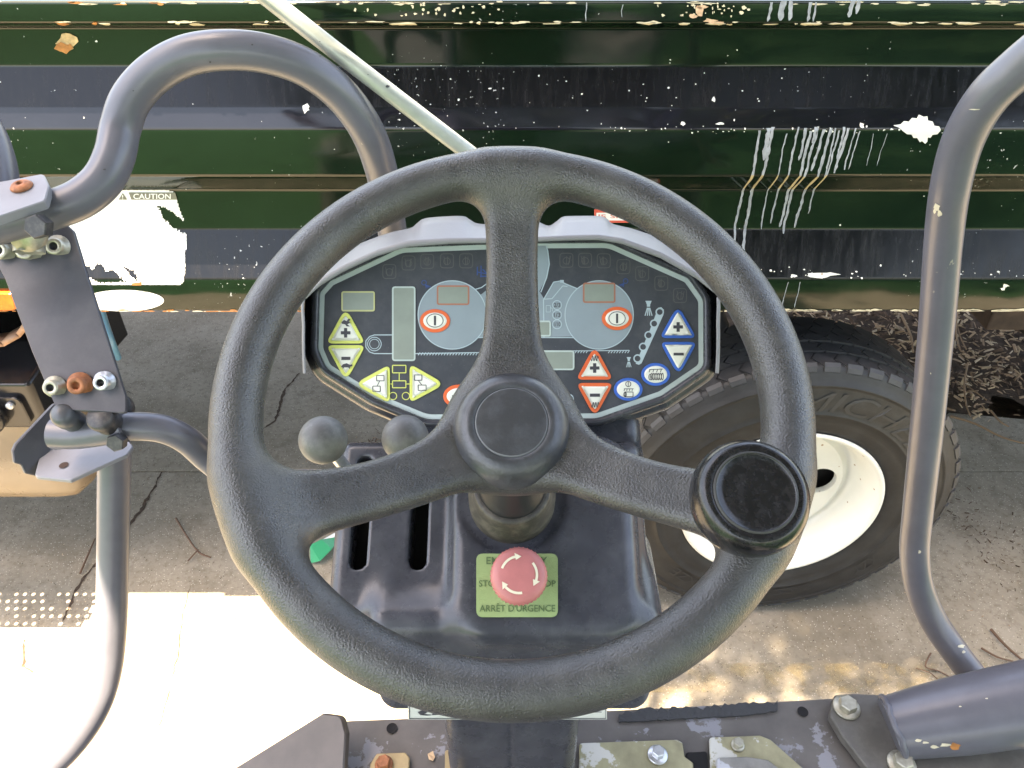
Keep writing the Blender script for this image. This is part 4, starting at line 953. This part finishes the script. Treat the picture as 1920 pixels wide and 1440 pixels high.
# hood over the dashboard
Ccol = [(568, 700), (566, 660), (566, 610), (567, 556), (603, 506), (655, 466), (725, 438), (768, 428), (780, 420), (792, 411), (815, 407), (866, 405), (880, 411), (892, 418), (910, 420), (922, 414), (940, 408), (975, 407), (1005, 414), (1028, 423), (1042, 416), (1054, 407), (1070, 405), (1122, 405), (1138, 410), (1150, 420), (1190, 430), (1240, 450), (1306, 496), (1347, 543), (1350, 610), (1350, 660), (1348, 700)]
Bx = [568, 600, 645, 705, 765, 845, 960, 1065, 1120, 1165, 1240, 1305, 1346]; By = [560, 522, 496, 469, 451, 446.5, 446, 441.5, 440, 446, 473, 509, 547]
Ax = Bx; Ay = [566, 536, 509, 481, 463, 457, 455, 451, 450, 457, 485, 522, 555]
def sub(cs, k=4):
    out = []
    for i in range(len(cs)-1):
        a = cs[max(0, i-1)]; b_ = cs[i]; c_ = cs[i+1]; d_ = cs[min(len(cs)-1, i+2)]
        for j in range(k):
            t = j/k; f_ = lambda a, b, c, d: .5*((2*b)+(c-a)*t+(2*a-5*b+4*c-d)*t*t+(3*b-a-3*c+d)*t**3); out.append((f_(a[0], b_[0], c_[0], d_[0]), f_(a[1], b_[1], c_[1], d_[1])))
    return out+[cs[-1]]
Cs = sub(Ccol); mb = MB(); R = [[], [], [], [], [], [], [], []]
for x, y in Cs:
    if y > 552: bx_ = x+(1.5 if x < 960 else -1.5); by_ = y; ax_ = x+(6 if x < 960 else -7); ay_ = y
    else: bx_ = x; by_ = float(np.interp(x, Bx, By)); ax_ = x; ay_ = float(np.interp(x, Ax, Ay))
    if y <= 552 and by_ < y+2: by_ = y+2
    if y <= 552 and ay_ < by_+3: ay_ = by_+3
    R[0].append(CF(ax_, ay_, .90)); R[1].append(CF(ax_, ay_, .8155)); R[2].append(CF(ax_, ay_-(.8 if y < 552 else 0), .813)); R[3].append(CF(bx_, by_+(1 if y < 552 else 0), .813)); R[4].append(CF(bx_, by_-(1 if y < 552 else 0), .8165))
    R[5].append(CF(bx_*.35+x*.65, by_*.35+y*.65, .838)); R[6].append(CF(x, y, .862)); R[7].append(CF(x, y+4 if y < 552 else y, .94))
mb.loft(R[::-1], closed=False); hood = mb.build('dashboard_hood', SHELL, RO)
# neck behind the dashboard
mb = MB(); P_ = rounded([(560, 560), (640, 480), (770, 432), (1140, 430), (1270, 470), (1345, 550), (1345, 690), (1215, 790), (1210, 900), (722, 900), (718, 792), (585, 700)], 20, 5)
q = [CF(x, y, .955) for x, y in grow([(960+(x-960)*.965, 640+(y-640)*.965) for x, y in P_], 0)]; mb.prism(q[::-1], FWD*.05, bevel=.01); mb.build('dashboard_back', CONS, RO)

# ---- guard tubes
def gtube(pts, dia, nm='guard_tube', m=TUBE, n=24, lab=None):
    mb = MB(); mb.tube([CF(*p) for p in pts], dia/2, n, sub=8); o = mb.build(nm, m, RO)
    if lab: o['label'] = lab
    return o
DI = .042
gtube([(-120, 470, .80), (-40, 432, .82), (30, 412, .83), (90, 396, .835), (150, 373, .84), (192, 338, .845), (215, 292, .85), (226, 240, .855), (246, 186, .85), (290, 137, .845), (352, 104, .84), (425, 94, .84), (500, 101, .85), (575, 128, .87), (640, 178, .90), (688, 245, .94), (715, 320, 1.0), (730, 400, 1.08), (742, 480, 1.16), (750, 560, 1.25)], DI, lab='arched guard tube left of the steering wheel')
gtube([(-200, 90, .86), (-110, 150, .86), (-45, 225, .86), (-12, 300, .86), (-2, 380, .86), (0, 440, .88)], .044)
gtube([(102, 817, .93), (160, 812, .93), (230, 800, .93), (300, 803, .94), (350, 825, .96), (392, 862, .99), (440, 893, 1.0), (520, 903, 1.0), (640, 905, .98)], .0345, lab='bent grab tube running behind the steering wheel')
gtube([(208, 790, 1.0), (214, 850, 1.02), (213, 950, 1.05), (211, 1080, 1.08), (208, 1180, 1.09), (199, 1260, 1.09), (178, 1325, 1.08), (140, 1385, 1.07), (85, 1440, 1.06), (-20, 1520, 1.05)], .0415, lab='upright guard tube at lower left')
gtube([(2060, -10, .70), (1985, 65, .72), (1912, 125, .75), (1850, 185, .78), (1806, 262, .82), (1782, 350, .86), (1769, 450, .91), (1757, 600, .97), (1738, 800, 1.05), (1722, 950, 1.13), (1715, 1030, 1.17), (1722, 1095, 1.19), (1748, 1160, 1.20), (1790, 1222, 1.20), (1850, 1300, 1.19)], DI, lab='right guard bar with chipped paint')
mb = MB(); mb.tube([CF(1668, 1366, 1.045), CF(1740, 1352, 1.035), CF(1830, 1336, 1.02), CF(2100, 1285, .98)], [.040, .045, .049, .054], 40, sub=4); fr = mb.build('frame_tube', TUBE, RO)
mb = MB(); ctr = CF(1676, 1365, 1.045); ax = (CF(2100, 1285, .98)-CF(1668, 1366, 1.045)).normalized(); Mw = frame(ctr, ax)
pts = []; rw = random.Random(9)
for i in range(30):
    a = 2*math.pi*i/30; pts.append(Mw @ Vector(((.0405)*math.cos(a), .0405*math.sin(a), rw.uniform(-.002, .002))))
mb.tube(pts+[pts[0]], .0042, 8, sub=2, caps=False); mb.build('weld_seam', TUBE, fr)
mb = MB()
for dx, sz in ((0, 1), ): 
    pass
# galvanised brace from the added canopy down behind the dashboard
gtube([(975, 360, .98), (870, 280, .95), (700, 150, .90), (520, 10, .86), (300, -165, .80)], .0205, 'brace_rod', GALV, 16, 'pale galvanised rod crossing the top of the view')

# chips knocked out of the tube paint, laid on the tube surfaces
from mathutils.bvhtree import BVHTree
def chips(o, spots, m):
    me = o.data; M = wm(o); bt = BVHTree.FromPolygons([M @ v.co for v in me.vertices], [list(p.vertices) for p in me.polygons]); mb = MB()
    for k, (x, y, rx_, ry_) in enumerate(spots):
        q = []
        for px, py in [(x, y)]+blob(x, y, rx_, ry_, 9, 100+k):
            h = bt.ray_cast(C0, ray(px, py).normalized())
            if h[0] is None: q = None; break
            nn = h[1] if h[1].dot(ray(px, py)) < 0 else -h[1]; q.append(h[0]+nn*.0005)
        if q: mb.add(q, [(0, 1+i, 1+(i+1) % 9) for i in range(9)])
    if mb.v: mb.build('paint_chip', m, o, kind='stuff')
gt = [o for o in bpy.data.objects if o.get('label') == 'right guard bar with chipped paint'][0]
chips(gt, [(1757, 388, 7, 7), (1762, 400, 5, 9), (1753, 396, 3, 5), (1724, 1034, 3, 4), (1802, 1212, 7, 4), (1812, 1218, 8, 4), (1806, 1222, 4, 3), (1820, 1222, 3, 3), (1745, 700, 1, 2), (1828, 205, 10, 1.4)], CREAMP)
chips(gt, [(1836, 1240, 2.5, 9), (1848, 1256, 2.5, 9)], RUSTP)
chips(fr, [(1722, 1388, 8, 3), (1735, 1392, 7, 3), (1752, 1400, 9, 3.5), (1772, 1396, 12, 4), (1850, 1310, 3, 1.5), (1800, 1325, 3, 1.5)], CREAMP)
chips(fr, [(1791, 1399, 12, 7)], RUSTP)
ga = [o for o in bpy.data.objects if o.get('label') == 'arched guard tube left of the steering wheel'][0]
chips(ga, [(473, 84, 2.5, 1.5), (394, 116, 2, 3), (600, 106, 1.5, 1.5), (250, 170, 1.5, 1.5), (196, 318, 3, 2)], BOLTK)
gr_ = [o for o in bpy.data.objects if o.get('label') == 'pale galvanised rod crossing the top of the view'][0]
chips(gr_, [(727, 162, 5, 2.5), (690, 140, 1.5, 1), (600, 78, 1.5, 1)], BOLTK)

# ---- left bracket assembly
def bolt_hex(c, nrm, r, h, m, washer=0, par=None, name='bolt', lab=None):
    mb = MB(); M = frame(c, nrm)
    if washer: mb.lathe([(0, 0), (washer, 0), (washer, .002), (washer-.001, .003), (0, .003)], M, 28); M = M @ Matrix.Translation((0, 0, .003))
    pr = [M @ Vector((r*math.cos(math.pi/3*i+.3), r*math.sin(math.pi/3*i+.3), h)) for i in range(6)]; mb.prism(pr, (M.to_3x3() @ Vector((0, 0, -h))), bevel=r*.1)
    o = mb.build(name, m, par or RO)
    if lab: o['label'] = lab
    return o
def bolt_socket(c, nrm, r, h, m, lab=None):
    mb = MB(); M = frame(c, nrm); mb.lathe([(0, 0), (r*1.45, 0), (r*1.45, .002), (r, .0025), (r, h-.001), (r*.9, h), (r*.50, h), (r*.44, h-.001), (r*.42, h*.6), (0, h*.55)], M, 24, mi=[0, 0, 0, 0, 0, 0, 1, 1, 1]); o = mb.build('bolt', [m, BOLTR if m is BOLTR else BOLTK], RO)
    if lab: o['label'] = lab
pn = (-FWD+UP*.15+RT*.10).normalized()
def plate(pix, d, th, m=PLATE, name='bracket_plate', bev=.0012, nrm=None, o=None, r=6):
    nrm = nrm or pn; o = o or CF(pix[0][0], pix[0][1], d); P_ = rounded(pix, r, 4); top = [plane_hit(x, y, o, nrm) for x, y in P_]
    mb = MB(); mb.prism(top[::-1], -nrm*th, bevel=bev); return mb.build(name, m, RO)
Lo = CF(110, 600, .90)
plate([(-40, 440), (118, 414), (137, 432), (158, 500), (236, 745), (236, 775), (106, 768), (60, 660), (8, 520), (-20, 470)], .9, .006, o=Lo)
for x, y, m_, r_, lb in ((8, 468, BOLT, .0115, None), (55, 467, BOLT, .0128, None), (110, 460, BOLT, .0115, None), (104, 722, BOLT, .0105, None), (151, 718, BOLTR, .0120, 'orange rusted socket bolt'), (197, 713, BOLTS, .0105, None)):
    c_ = plane_hit(x, y+3, Lo, pn); bolt_socket(c_, (pn-UP*.25).normalized(), r_*.84, .013, m_, lb)
# cap plate with a rusty button head above the arch
n2 = (-FWD*.75+UP*.66).normalized(); o2 = CF(40, 370, .80)
plate([(-60, 352), (82, 325), (92, 348), (84, 376), (-60, 425)], .8, .010, m=mat('pale bracket plate', (.22, .22, .24), .4, var=.1, vscale=20), nrm=n2, o=o2, r=8)
mb = MB(); c_ = plane_hit(41, 351, o2, n2); mb.lathe([(0, 0), (.010, 0), (.0115, .001), (.0095, .0035), (.006, .0052), (.0035, .0055), (.003, .003), (0, .003)], frame(c_, n2), 24); mb.build('bolt', BOLTR, RO)
bolt_hex(CF(80, 424, .805), (-FWD-UP*.25).normalized(), .0128, .014, BOLTK, 0)
mb = MB(); mb.lathe([(.016, 0), (.016, .02)], frame(CF(55, 440, .86), (UP*-1)), 24); mb.lathe([(.019, 0), (.019, .012), (0, .012)], frame(CF(58, 437, .85), (-FWD-UP*.4)), 24); mb.build('spacer', BOLT, RO)
# folded lower bracket
n3 = (-FWD*.62+UP*.78).normalized(); o3 = CF(140, 870, .95)
plate([(75, 850), (100, 828), (236, 822), (250, 836), (238, 852), (132, 900), (64, 893)], .95, .005, nrm=n3, o=o3, r=6, m=MATS['pale bracket plate'])
n4 = (-FWD*.55+RT*.83).normalized(); o4 = CF(60, 850, .95)
plate([(106, 752), (110, 800), (82, 880), (70, 893), (48, 888), (40, 872), (27, 868), (24, 845), (30, 832)], .95, .005, nrm=n4, o=o4, r=5)
mb = MB(); c_ = plane_hit(120, 873, o3, n3)+n3*.0004; mb.lathe([(0, .0006), (.0055, .0006)], frame(c_, n3), 20); mb.build('bolt_hole', mat('rusty hole', (.05, .025, .015), .8), RO)
mb = MB(); mb.tube([CF(100, 812, .925), CF(150, 813, .925), CF(236, 800, .925)], .0185, 28, sub=3); mb.build('clamp_sleeve', TUBE, RO)
nk = (-FWD*.93+UP*.36).normalized()
mb = MB(); mb.lathe([(.0125, -.03), (.0135, -.006), (.0145, -.004), (.0145, .003), (.0138, .008), (.012, .0125), (.008, .0160), (0, .0172)], frame(CF(124, 781, .895), nk), 32); mb.build('end_cap', mat('grey rubber cap', (.07, .075, .085), .35, var=.2, vscale=30), RO)
mb = MB(); mb.lathe([(.0150, -.03), (.0155, -.006), (.0165, -.003), (.0165, .002), (.0150, .005), (.0135, .0062), (0, .0068)], frame(CF(190, 783, .895), nk), 32); mb.build('end_cap', BOLTK, RO)
bolt_hex(CF(224, 825, .915), (-FWD-UP*.3).normalized(), .011, .012, BOLTK, 0)
mb = MB(); mb.lathe([(0, 0), (.017, 0), (.017, .01), (0, .01)], frame(CF(228, 766, .955), -FWD), 24); mb.build('clamp_lug', BOLTK, RO)

# ---- floor frame along the bottom
ZF = 1.20
def gpl(pix, th, m, name, z=ZF, r=6, bev=.0015, lab=None):
    P_ = rounded(pix, r, 4); mb = MB(); mb.prism([G(x, y, z) for x, y in P_][::-1], (0, 0, -th), bevel=bev); o = mb.build(name, m, RO)
    if lab: o['label'] = lab
    return o
gpl([(646, 1352), (830, 1345), (1185, 1330), (1560, 1310), (1960, 1300), (1960, 1560), (620, 1560), (636, 1370)], .05, FLOORM, 'floor_plate', r=10, lab='scuffed grey floor plate at the driver feet')
for x, y in ((735, 1366), (1505, 1335)):
    mb = MB(); mb.lathe([(.0075, .0012), (.006, .0006), (0, .0003)], frame(G(x, y, ZF+.0008), (0, 0, 1)), 24); mb.build('bolt_hole', HOLE, RO)
# torn foam strip
rf = random.Random(12); mb = MB(); top = []; xs_ = np.linspace(1160, 1458, 46)
def edge(x): return 1330-(x-1185)*.0533
up_ = []; lo_ = []
for i, x in enumerate(xs_):
    e = edge(x); up_.append(G(x, e+3+rf.uniform(-6, 5)+(6*max(0, 1-(x-1160)/40)), ZF+.006)); lo_.append(G(x, e+22-(6*max(0, (x-1400)/60))+rf.uniform(-1, 1), ZF+.004))
n_ = len(xs_); base = [Vector((p.x, p.y, ZF+.0005)) for p in up_]+[Vector((p.x, p.y, ZF+.0005)) for p in lo_]
mb.add(up_+lo_+base, [(i, i+1, n_+i+1, n_+i)[::-1] for i in range(n_-1)]+[(i, i+1, 2*n_+i+1, 2*n_+i) for i in range(n_-1)]+[(n_+i, n_+i+1, 3*n_+i+1, 3*n_+i)[::-1] for i in range(n_-1)])
mb.build('foam_strip', FOAM, RO)
gpl([(1086, 1393), (1270, 1386), (1280, 1392), (1284, 1418), (1300, 1430), (1302, 1520), (1086, 1520)], .004, BRASS, 'cover_plate', ZF+.008)
gpl([(1330, 1382), (1425, 1378), (1445, 1386), (1540, 1470), (1560, 1530), (1336, 1530)], .004, BRASS, 'cover_plate', ZF+.008)
gpl([(1344, 1420), (1400, 1418), (1440, 1424), (1500, 1470), (1500, 1530), (1344, 1530)], .004, mat('scuffed zinc plate', (.24, .23, .21), .4, metal=.3, var=.3, vscale=25, col2=(.5, .5, .52), thr=.56, tscale=18), 'cover_plate', ZF+.014)
gpl([(1286, 1410), (1326, 1408), (1334, 1530), (1288, 1530)], .002, HOLE, 'floor_gap', ZF+.003)
gpl([(706, 1412), (760, 1410), (768, 1420), (764, 1520), (690, 1520), (694, 1432)], .004, mat('tan zinc plate', (.40, .30, .16), .45, metal=.2, var=.25, vscale=30), 'cover_plate', ZF+.008)
gpl([(834, 1405), (850, 1405), (870, 1520), (834, 1520)], .004, MATS['tan zinc plate'], 'cover_plate', ZF+.008)
gpl([(1564, 1303), (1600, 1300), (1690, 1304), (1760, 1330), (1960, 1400), (1960, 1560), (1720, 1560), (1580, 1380), (1556, 1340)], .014, mat('grey gusset paint', (.10, .093, .082), .45, var=.12, vscale=14, dust=(.15, .14, .125), dustamt=.5), 'gusset_plate', ZF+.018)
bolt_hex(G(1587, 1327, ZF+.019), (0, 0, 1), .0125, .011, BOLT, .0185); bolt_hex(G(1690, 1433, ZF+.019), (0, 0, 1), .0125, .011, BOLT, .0185)
bolt_hex(G(1233, 1416, ZF+.009), (0, 0, 1), .0085, .010, BOLTS, .0135); bolt_hex(G(1383, 1398, ZF+.009), (0, 0, 1), .007, .008, BOLT, .009); bolt_hex(G(720, 1434, ZF+.009), (0, 0, 1), .009, .009, BOLTR, .012); bolt_hex(G(590, 1446, ZF+.009), (0, 0, 1), .009, .009, BOLT, .012)
# wedge side plate at lower left
P_ = rounded([(380, 1478), (606, 1337, 12), (640, 1342, 14), (648, 1375), (640, 1520), (380, 1520)], 10, 5)
n5 = Vector((-.25, -.45, .86)).normalized(); o5 = G(620, 1345, ZF+.06)
mb = MB(); mb.prism([plane_hit(x, y, o5, n5) for x, y in P_][::-1], -n5*.012, bevel=.002); o = mb.build('side_gusset', mat('brown scuffed plate', (.075, .062, .055), .4, var=.3, vscale=12, col2=(.16, .15, .13), thr=.6, tscale=14), RO); o['label'] = 'wedge shaped side gusset at the left of the floor plate'
# dead leaf on the floor
mb = MB(); q = [G(x, y, ZF+z) for x, y, z in ((802, 1414, .001), (812, 1408, .005), (816, 1420, .002), (812, 1427, .004), (804, 1424, .001))]; mb.add(q, [(0, 1, 2), (0, 2, 3, 4)]); o = mb.build('leaf', mat('dead leaf', (.50, .34, .20), .7)); tag(o, 'tiny dry orange leaf lying on the roller floor plate', 'leaf'); sm = o.modifiers.new('t', 'SOLIDIFY'); sm.thickness = .0006
# ---- rest of the machine (behind the camera; it shades and reflects) and an added shade canopy
BODY = mat('roller body paint', (.10, .10, .11), .5, var=.1)
mb = MB(); mb.box((-.72, -1.7, .62), (.72, .46, 1.14)); mb.build('machine_body', BODY, RO, bevel=.03)
mb = MB(); mb.lathe([(0, -.8), (.52, -.8), (.55, -.78), (.55, .78), (.52, .8), (0, .8)], frame((0, -.2, .55), (1, 0, 0), (0, 1, 0)), 64); mb.build('drum', mat('worn steel drum', (.22, .2, .18), .45, metal=.6, var=.3), RO)
mb = MB(); mb.box((-.25, -.75, 1.14), (.25, -.25, 1.52)); mb.box((-.25, -.92, 1.5), (.25, -.76, 2.0)); mb.build('seat', mat('black seat vinyl', (.02, .02, .022), .5), RO, bevel=.04)
mb = MB(); mb.box((-.97, -.45, 2.93), (.72, .86, 2.99)); mb.build('shade_canopy', mat('grey shade canopy paint', (.16, .16, .16), .5), RO, bevel=.01)  # unseen roof, cut to keep sun off the controls and let sky light in
for x in (-.78, .66): mb = MB(); mb.tube([(x, -.42, 1.1), (x, -.42, 2.94)], .03, 16, sub=1); mb.build('shade_canopy_post', TUBE, RO)

# ================================================================== tree over the right side (its crown hangs above the picture)
TR = empty('shade_tree', (3.0, 4.9, 0), 'leafy tree in the mulch bed whose crown overhangs the truck and yard', 'tree')
mb = MB(); mb.tube([(3.0, 4.9, -.05), (2.95, 4.8, 1.6), (2.6, 4.5, 3.6), (2.0, 4.0, 5.2), (1.2, 3.2, 6.8)], [.24, .2, .16, .12, .05], 16)
for e in ((-.8, 2.0, 6.8), (.2, 3.4, 7.6), (2.8, 2.6, 7.2), (3.6, 4.6, 7.6), (.2, 1.4, 6.9)): mb.tube([(2.4, 4.4, 4.2), ((2.4+e[0])/2, (4.4+e[1])/2, (4.2+e[2])/2+.5), e], [.1, .06, .02], 8)
mb.build('trunk', mat('tree bark', (.12, .09, .065), .9, var=.3, bump=.8, bscale=40, bdist=.02), TR)
rt = random.Random(21); mb = MB()
def leafmass(N, fn, s0):
    for _ in range(N):
        p = fn()
        if p is None: continue
        a = Vector((rt.gauss(0, 1), rt.gauss(0, 1), rt.gauss(0, 1))).normalized(); b_ = a.orthogonal().normalized(); c_ = a.cross(b_); s = s0*rt.uniform(.6, 1.3)
        mb.add([p-b_*s, p+c_*s*.45, p+b_*s, p-c_*s*.45], [(0, 1, 2, 3)])
cl = [Vector((rt.uniform(-1.2, 4.0), rt.uniform(1.6, 6.0), rt.uniform(6.6, 8.2))) for _ in range(60)]+[Vector((rt.uniform(-1.25, 1.4), rt.uniform(.9, 1.9), rt.uniform(6.9, 7.9))) for _ in range(26)]
def fcl(): c_ = rt.choice(cl); return c_+Vector((rt.gauss(0, .27), rt.gauss(0, .27), rt.gauss(0, .2)))
leafmass(38000, fcl, .066)
mb.build('crown', mat('green leaves', (.05, .11, .02), .6, var=.3, vscale=3), TR, kind='stuff')

# added, unseen hedge beyond the truck, cutting sky light beneath it
HD = empty('blocker', (0, 5.6, 0), 'unseen leafy hedge behind the dump truck', 'blocker')
rt = random.Random(5); mb = MB(); mb.box((-8, 5.35, -.05), (8, 6.1, 1.1)); mb.build('blocker_core', mat('hedge shade', (.02, .03, .012), .9), HD)
mb = MB()
def fh():
    return Vector((rt.uniform(-6, 6), 5.3+abs(rt.gauss(0, .05)), rt.uniform(0, 1.2)))
leafmass(9000, fh, .04); mb.build('foliage', MATS['green leaves'], HD, kind='stuff')

# added, unseen tree behind the operator (its dark crown is what the glossy panels mirror)
T2 = empty('added_tree', (2.2, -6.0, 0), 'unseen tree added behind the road roller to darken the panel reflections', 'tree')
mb = MB(); mb.tube([(2.2, -6.0, -.1), (2.1, -5.9, 1.6), (1.9, -5.7, 3.4), (1.4, -5.0, 5.5)], [.3, .25, .2, .08], 16)
for e in ((-.6, -3.6, 6.2), (3.2, -3.4, 6.4), (4.2, -6.4, 6.2), (.2, -7.6, 6.0), (1.6, -2.6, 7.0)): mb.tube([(1.95, -5.75, 3.0), ((1.9+e[0])/2, (-5.7+e[1])/2, (3.2+e[2])/2+.4), e], [.13, .08, .03], 8)
mb.build('trunk', MATS['tree bark'], T2)
rt = random.Random(77); mb = MB()
cl = []
while len(cl) < 190:
    p = Vector((rt.uniform(-2.4, 7), rt.uniform(-10, -.6), rt.uniform(2.6, 8.5)))
    q = Vector(((p.x-1.9)/4.6, (p.y+5.3)/4.8, (p.z-5.9)/3.0))
    if .45 < q.length < 1: cl.append(p)
def fcl2(): c_ = rt.choice(cl); return c_+Vector((rt.gauss(0, .34), rt.gauss(0, .34), rt.gauss(0, .26)))
leafmass(42000, fcl2, .085)
mb.build('crown', MATS['green leaves'], T2, kind='stuff')
